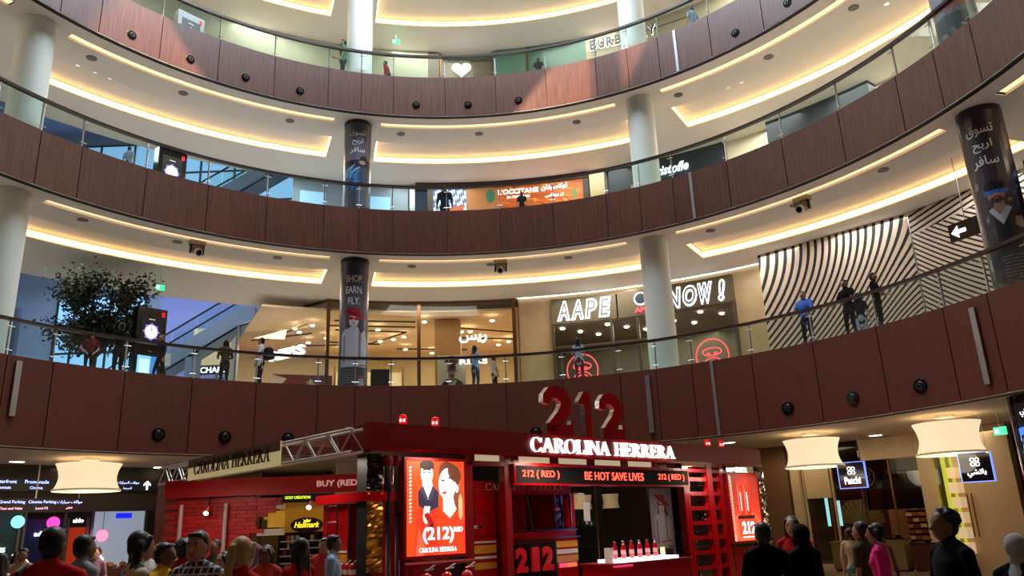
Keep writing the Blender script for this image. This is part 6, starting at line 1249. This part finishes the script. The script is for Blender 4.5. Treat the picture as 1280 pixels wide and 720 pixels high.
# where a person stands is given as (x, y); facing is degrees about z, 0 = looking away from the camera's side
K = cloth
red_t = K('red', (190, 30, 24)); blk = K('black', (20, 20, 24)); jeans = K('jeans', (46, 58, 86)); gry = K('grey', (150, 152, 158)); wht = K('white', (206, 206, 206)); navyc = K('navy', (26, 30, 46)); lblue = K('light_blue', (150, 176, 206))
yel = K('yellow', (224, 176, 30)); coral = K('coral', (204, 70, 60)); pink = K('pink', (232, 50, 130)); mauve = K('mauve', (150, 110, 120)); beige = K('beige', (190, 160, 130)); blk2 = K('coal', (12, 12, 14)); teal = K('teal', (70, 110, 110)); olive = K('olive', (70, 66, 52)); blue = K('blue', (70, 110, 190)); cream_c = K('cream', (220, 206, 186)); scarf_g = K('scarf_grey', (170, 165, 160)); maroon = K('maroon', (120, 30, 40))
N_ = .0115
person((-1.90, -7.31, 0), 12, 1.77, 'man seen from behind in a red T-shirt with a dark cross strap, front left', red_t, jeans, 'brown', 'short', arms=('down', 'reach'), vox=N_)
person((-2.76, -5.27, 0), -30, 1.73, 'man in a pale grey shirt behind the red T-shirt man at the left', gry, navyc, 'brown', 'short', vox=.017)
person((-1.72, -6.43, 0), -50, 1.73, 'person with straight dark hair in a black and cream blotched shirt', camo, blk, 'tan', 'bob', arms=('phone', 'bent'), vox=N_, lean=.06)
person((-1.91, -5.41, 0), -95, 1.63, 'man in profile wearing a yellow shirt, looking right', yel, blk, 'brown', 'short', arms=('bent', 'down'), vox=N_)
person((-2.17, -4.33, 0), -10, 1.66, 'person with round dark curls in a red shirt beyond the yellow shirt', red_t, jeans, 'brown', 'curly', vox=.017)
person((-1.16, -6.51, 0), 168, 1.71, 'man in a dark checked shirt facing the camera', check, jeans, 'tan', 'short', vox=N_, head_turn=8)
person((-1.75, -4.27, 0), 150, 1.51, 'short person in a coral top half hidden behind the checked shirt man', coral, jeans, 'fair', 'bob', vox=.017)
person((-0.60, -7.10, 0), -25, 1.65, 'woman with a blonde ponytail in a red T-shirt, seen from behind', red_t, jeans, 'fair', 'pony', 'blonde', arms=('bent', 'down'), vox=N_, woman=True)
person((-1.63, -3.18, 0), 175, 1.55, 'woman facing forward in a coral red shirt holding a white leaflet', coral, blk, 'brown', 'bob', arms=('bent', 'bent'), vox=.017, woman=True)
person((-2.21, -1.79, 0), 165, 1.56, 'woman in a mauve headscarf standing before the yellow shop', mauve, mauve, 'tan', arms=('down', 'down'), sleeve='long', vox=.02, woman=True, robe=mauve, scarf=mauve)
person((-1.45, -1.0, 0), -172, 1.60, 'bald looking person in a coral shirt before the shelves of the yellow shop', coral, blk, 'tan', 'short', vox=.02)
person((-0.74, -5.0, 0), 60, 1.62, 'woman with long dark hair in a red T-shirt near the ladder cabinet', red_t, jeans, 'tan', 'long', 'black', arms=('bent', 'down'), vox=N_, woman=True)
person((-1.47, -1.58+.35, 0), -80, 1.66, 'man in a pale blue shirt looking right near the ladder cabinet', lblue, navyc, 'brown', 'short', vox=.018) if False else person((-1.05, -2.2, 0), -80, 1.64, 'man in a pale blue shirt looking right near the ladder cabinet', lblue, navyc, 'brown', 'short', vox=.018)
person((3.86, -5.05, 0), 8, 1.60, 'man in a black T-shirt seen from behind before the right light box', blk2, blk, 'tan', 'short', arms=('bent', 'bent'), vox=N_)
person((4.73, -3.31, 0), 150, 1.65, 'woman with dark hair in a red shirt facing two customers by the kiosk', red_t, blk, 'fair', 'long', arms=('bent', 'bent'), vox=N_, woman=True)
person((4.36, -4.70, 0), 25, 1.57, 'woman in a long black robe and black headscarf facing the kiosk seller', blk2, blk2, 'tan', arms=('bent', 'down'), sleeve='long', vox=N_, woman=True, robe=blk2, scarf=blk2)
person((5.42, -4.02, 0), 60, 1.54, 'girl in a bright pink jacket with a cross strap walking left', pink, blk, 'tan', 'bob', sleeve='long', legs='walk', vox=N_, woman=True)
person((5.53, -3.35, 0), 40, 1.55, 'dark haired person just behind the girl in pink', olive, blk, 'tan', 'curly', vox=.017)
person((7.2, 1.2, 0), -40, 1.42, 'small girl in a beige top and teal trousers before the chocolate shop', beige, teal, 'fair', 'bob', 'brown', arms=('bent', 'down'), vox=.018, woman=True)
person((4.68, -6.98, 0), 95, 1.66, 'man in a black suit in profile looking left, nearest on the right', blk2, blk2, 'brown', 'curly', arms=('bent', 'down'), sleeve='long', vox=N_)
person((4.95, -7.3, 0), -60, 1.47, 'person in a pale grey headscarf and black robe at the right edge', blk2, blk2, 'tan', arms=('push', 'push'), sleeve='long', vox=N_, woman=True, robe=blk2, scarf=scarf_g, lean=.12)
# the crowd at the far left
for k, (x, y, f, h, lab, tp, hs, sk, wm) in enumerate(((-4.55, -4.6, 160, 1.56, 'woman with folded arms and long dark hair in the far left crowd', beige, 'long', 'tan', True), (-6.6, -1.0, 150, 1.6, 'man in a cream top in the far left crowd near the stall', cream_c, 'short', 'tan', False), (-6.9, .6, -170, 1.62, 'man in a beige shirt farthest back in the left crowd', beige, 'short', 'brown', False),
        (-6.1, 0.2, 120, 1.55, 'woman in a coral top in the left crowd before the stall', coral, 'bun', 'fair', True), (-5.3, -.4, -20, 1.58, 'woman in an olive top seen from behind in the left crowd', olive, 'bob', 'tan', True), (-4.5, -.1, 60, 1.6, 'man in a white shirt between the left crowd and the blotched shirt', wht, 'short', 'brown', False), (-5.0, -3.0, 100, 1.58, 'dark haired woman in black at the left frame edge crowd', blk, 'long', 'tan', True))):
    person((x, y, 0), f, h, lab, tp, jeans if k % 2 else blk, sk, hs, 'brown' if k == 3 else 'black', arms=('fold', 'fold') if k == 0 else ('bent', 'down'), vox=.02, woman=wm)
rc = random.Random(21); tops = [beige, coral, cream_c, olive, wht, maroon, gry, mauve]; tn = ['beige', 'coral', 'cream', 'olive', 'white', 'dark red', 'grey', 'mauve']
spots_ = [(-6.0, -3.4), (-6.5, -2.5), (-5.6, -2.0), (-7.3, -1.6), (-7.9, -.3), (-8.3, .9), (-7.6, 1.6), (-6.6, 2.4), (-4.9, 1.2), (-9.2, 1.6), (-5.7, 3.1), (-3.6, .4)]
where_ = ['at the very left edge of the frame', 'near the left frame edge, half hidden', 'just left of the red T-shirt man', 'behind the left edge crowd', 'before the stall at the left edge', 'beside the stall under the slanted tube lamps', 'behind the stall lamps', 'far back before the dark blue shop', 'right of the grey shirt man, far back', 'deepest in the left corner crowd', 'far back before the orange shop', 'far back before the white-lit shop']
for k, (x, y) in enumerate(spots_):
    j = k % 8; person((x, y, 0), rc.uniform(100, 260), 1.5+.012*k, 'person in a %s top %s' % (tn[j], where_[k]), tops[j], jeans if k % 3 else blk, ('tan', 'fair', 'brown')[k % 3], ('short', 'bob', 'long', 'curly')[k % 4], ('black', 'brown')[k % 2], arms=('bent', 'down'), vox=.026, woman=k % 2 == 1)
# first gallery, at the railing
def gal(p, r, face, *a, z=6.1, **k): x, y = pol(r, p); return person((x, y, z), face-p, *a, **k)
gal(-51.4, 13.5, 175, 1.30, 'woman in a dark red top leaning on the gallery railing at the left', maroon, blk, 'fair', 'short', 'blonde', arms=('hip', 'hip'), vox=.022, woman=True, lean=.25)
gal(-47.3, 13.9, 10, 1.84, 'tall man in black standing beside the tree on the gallery', blk2, blk2, 'brown', 'short', vox=.022, sleeve='long')
gal(-42.9, 13.5, 100, 1.55, 'person in navy carrying a white bag beside the gallery totem', navyc, blk, 'tan', 'short', arms=('bent', 'down'), sleeve='long', vox=.022, legs='walk')
gal(-34.7, 13.5, 5, 1.60, 'person in an olive jacket and black trousers at the railing below the escalator', olive, blk, 'tan', 'bob', sleeve='long', arms=('bent', 'bent'), vox=.022)
gal(-29.9, 13.6, 60, 1.80, 'man in a white shirt with a dark backpack at the gallery railing', wht, blk, 'tan', 'short', arms=('bent', 'down'), vox=.022)
gal(0.4, 13.6, -40, 1.68, 'woman with long black hair and jeans before the Arabic shop sign', lblue, jeans, 'tan', 'long', arms=('phone', 'bent'), vox=.022, woman=True)
gal(2.9, 14.4, -60, 1.45, 'child in a white shirt beside the woman with long black hair on the gallery', wht, blk, 'brown', 'short', arms=('down', 'bent'), vox=.022)
gal(15.7, 13.5, 5, 1.66, 'woman with long black hair before the left round neon sign', lblue, maroon, 'tan', 'long', arms=('bent', 'bent'), vox=.022, woman=True)
gal(48.7, 13.15, 185, 1.78, 'man in a blue shirt leaning on the railing before the striped hoarding', blue, blk, 'tan', 'short', arms=('rail', 'rail'), vox=.022)
gal(54.5, 13.1, 170, 1.76, 'man in a black T-shirt leaning on the railing, middle of the three men', blk2, blk2, 'tan', 'short', arms=('rail', 'rail'), vox=.022, legs='cross')
gal(53.2, 14.2, 30, 1.62, 'woman in pale jeans behind the man in the black T-shirt', navyc, K('pale_jeans', (150, 170, 190)), 'fair', 'bob', arms=('down', 'bent'), vox=.022, woman=True)
gal(58.2, 13.1, -70, 1.72, 'man in black looking right, nearest the chevron stripes', blk2, blk2, 'tan', 'short', arms=('rail', 'bent'), vox=.022)
gal(-3.8, 14.2, 175, 1.9, 'dark standing figure before the hexagon pattern on the second gallery', navyc, navyc, 'tan', 'short', vox=.024, z=12.3, sleeve='long')
gal(8.3, 13.6, 0, 1.18, 'child seen above the railing before the orange sign', blk, blk, 'tan', 'short', vox=.024, z=12.3)
gal(-49.3, 13.6, -60, 1.2, 'small person with pale cap at the second gallery railing, left', lblue, blk, 'fair', 'short', vox=.024, z=12.3)
gal(-20.0, 13.3, 80, 1.95, 'man in a green shirt at the top gallery railing beside the column', K('green', (60, 120, 80)), navyc, 'tan', 'short', arms=('bent', 'down'), vox=.024, z=17.66)
gal(-12.7, 13.5, 60, 1.42, 'person in a dark red jacket at the top gallery railing', maroon, blk, 'tan', 'short', vox=.024, z=17.66, sleeve='long', lean=.2)
gal(12.1, 13.5, 0, 1.3, 'small dark figure above the top railing left of the grey letters', blk, blk, 'tan', 'short', vox=.024, z=17.66)
gal(37.7, 13.5, 60, 1.5, 'man in a light blue shirt at the top gallery railing, right', lblue, navyc, 'tan', 'short', vox=.024, z=17.66)
# things carried
def strap(x, y, z, rz, lab, m=black, L=.62):
    t = empty('shoulder_bag', lab, 'bag', (x, y, z), rz); mb = MB(); mb.tube((-.16, -.13, .42), (.05, -.15, .12), .018, n=6); mb.tube((.05, -.15, .12), (.2, -.1, -.1), .018, n=6); mb.tube((-.16, -.13, .42), (-.15, .0, .47), .018, n=6); mb.build('strap', m, t); return t
t = strap(-1.90, -7.31, 1.05, 12, 'dark shoulder bag strapped across the red T-shirt man at the front left'); MB().box(.17, .25, -.12, .1, -.3, -.05).build('pouch', black, t)
t = strap(5.42, -4.02, .88, 60, 'brown cross-body bag strap on the girl in the pink jacket', mat('strap_brown', (120, 60, 50), .6)); MB().box(.15, .23, -.1, .08, -.28, -.06).build('pouch', black, t)
x, y = pol(13.6, -29.9); t = empty('backpack', 'dark backpack worn by the man in the white shirt on the gallery', 'backpack', (x, y, 6.1), 60+29.9); mb = MB(); mb.lathe([(.05, 1.05), (.15, 1.08), (.17, 1.25), (.15, 1.42), (.06, 1.48)], 14, (0, -.24, 0)); mb.build('pack', K('pack_navy', (30, 36, 52)), t, smooth=True); MB().box(-.08, .08, -.43, -.38, 1.1, 1.28).build('front_pocket', blk, t)
x, y = pol(13.55, -42.3); t = empty('carrier_bag', 'white paper carrier bag held beside the gallery totem', 'bag', (x, y, 6.72), 50); MB().box(-.16, .16, -.06, .06, 0, .38).build('bag_body', white, t); mb = MB(); mb.tube((-.07, 0, .38), (0, 0, .5), .008, n=5); mb.tube((.07, 0, .38), (0, 0, .5), .008, n=5); mb.build('bag_handle', white, t)
t = empty('smartphone', 'black smartphone held by the person in the blotched shirt', 'phone', (-1.38, -6.22, 1.38), -50); MB().box(-.04, .04, -.006, .006, -.08, .08).build('body', black, t); MB().box(-.035, .035, -.008, -.006, -.072, .072).build('screen', blackgloss, t)
t = empty('leaflet', 'white leaflet held by the woman in the coral red shirt', 'leaflet', (-1.63, -3.55, 1.08), 10); mb = MB(); mb.add([(-.1, 0, 0), (.1, 0, 0), (.1, .06, .13), (-.1, .06, .13), (-.1, .004, 0), (.1, .004, 0), (.1, .064, .13), (-.1, .064, .13)], [(0, 1, 2, 3), (4, 5, 6, 7), (0, 1, 5, 4), (2, 3, 7, 6)]); mb.build('sheet', white, t)
t = empty('stroller', 'black folding stroller pushed at the right edge', 'stroller', (5.62, -6.75, 0), -60)
mb = MB(); mb.prism([(-.35, .45), (.3, .4), (.35, .95), (.1, 1.15), (-.3, .9)], (0, -.25, 0), (0, 1, 0), (0, 0, 1), (1, 0, 0), -.22, .22) if False else mb.box(-.22, .22, -.2, .35, .4, .55); mb.build('seat', blk2, t)
mb = MB(); mb.lathe([(.26, .8), (.27, .95), (.2, 1.1), (.05, 1.15)], 16, (0, 0, 0)); mb.build('hood', blk2, t, smooth=True)
for sx in (-.24, .24):
    mb = MB(); mb.tube((sx, -.3, 1.02), (sx, .35, .12), .014, n=6); mb.tube((sx, .05, .6), (sx, -.25, .12), .014, n=6); mb.build('frame_bar', steel, t)
    for sy in (.35, -.25): mb = MB(); mb.tube((sx-.02, sy, .12), (sx+.02, sy, .12), .12, n=16); mb.build('wheel', black, t)
MB().box(-.24, .24, -.33, -.28, 1.0, 1.04).build('push_bar', black, t)
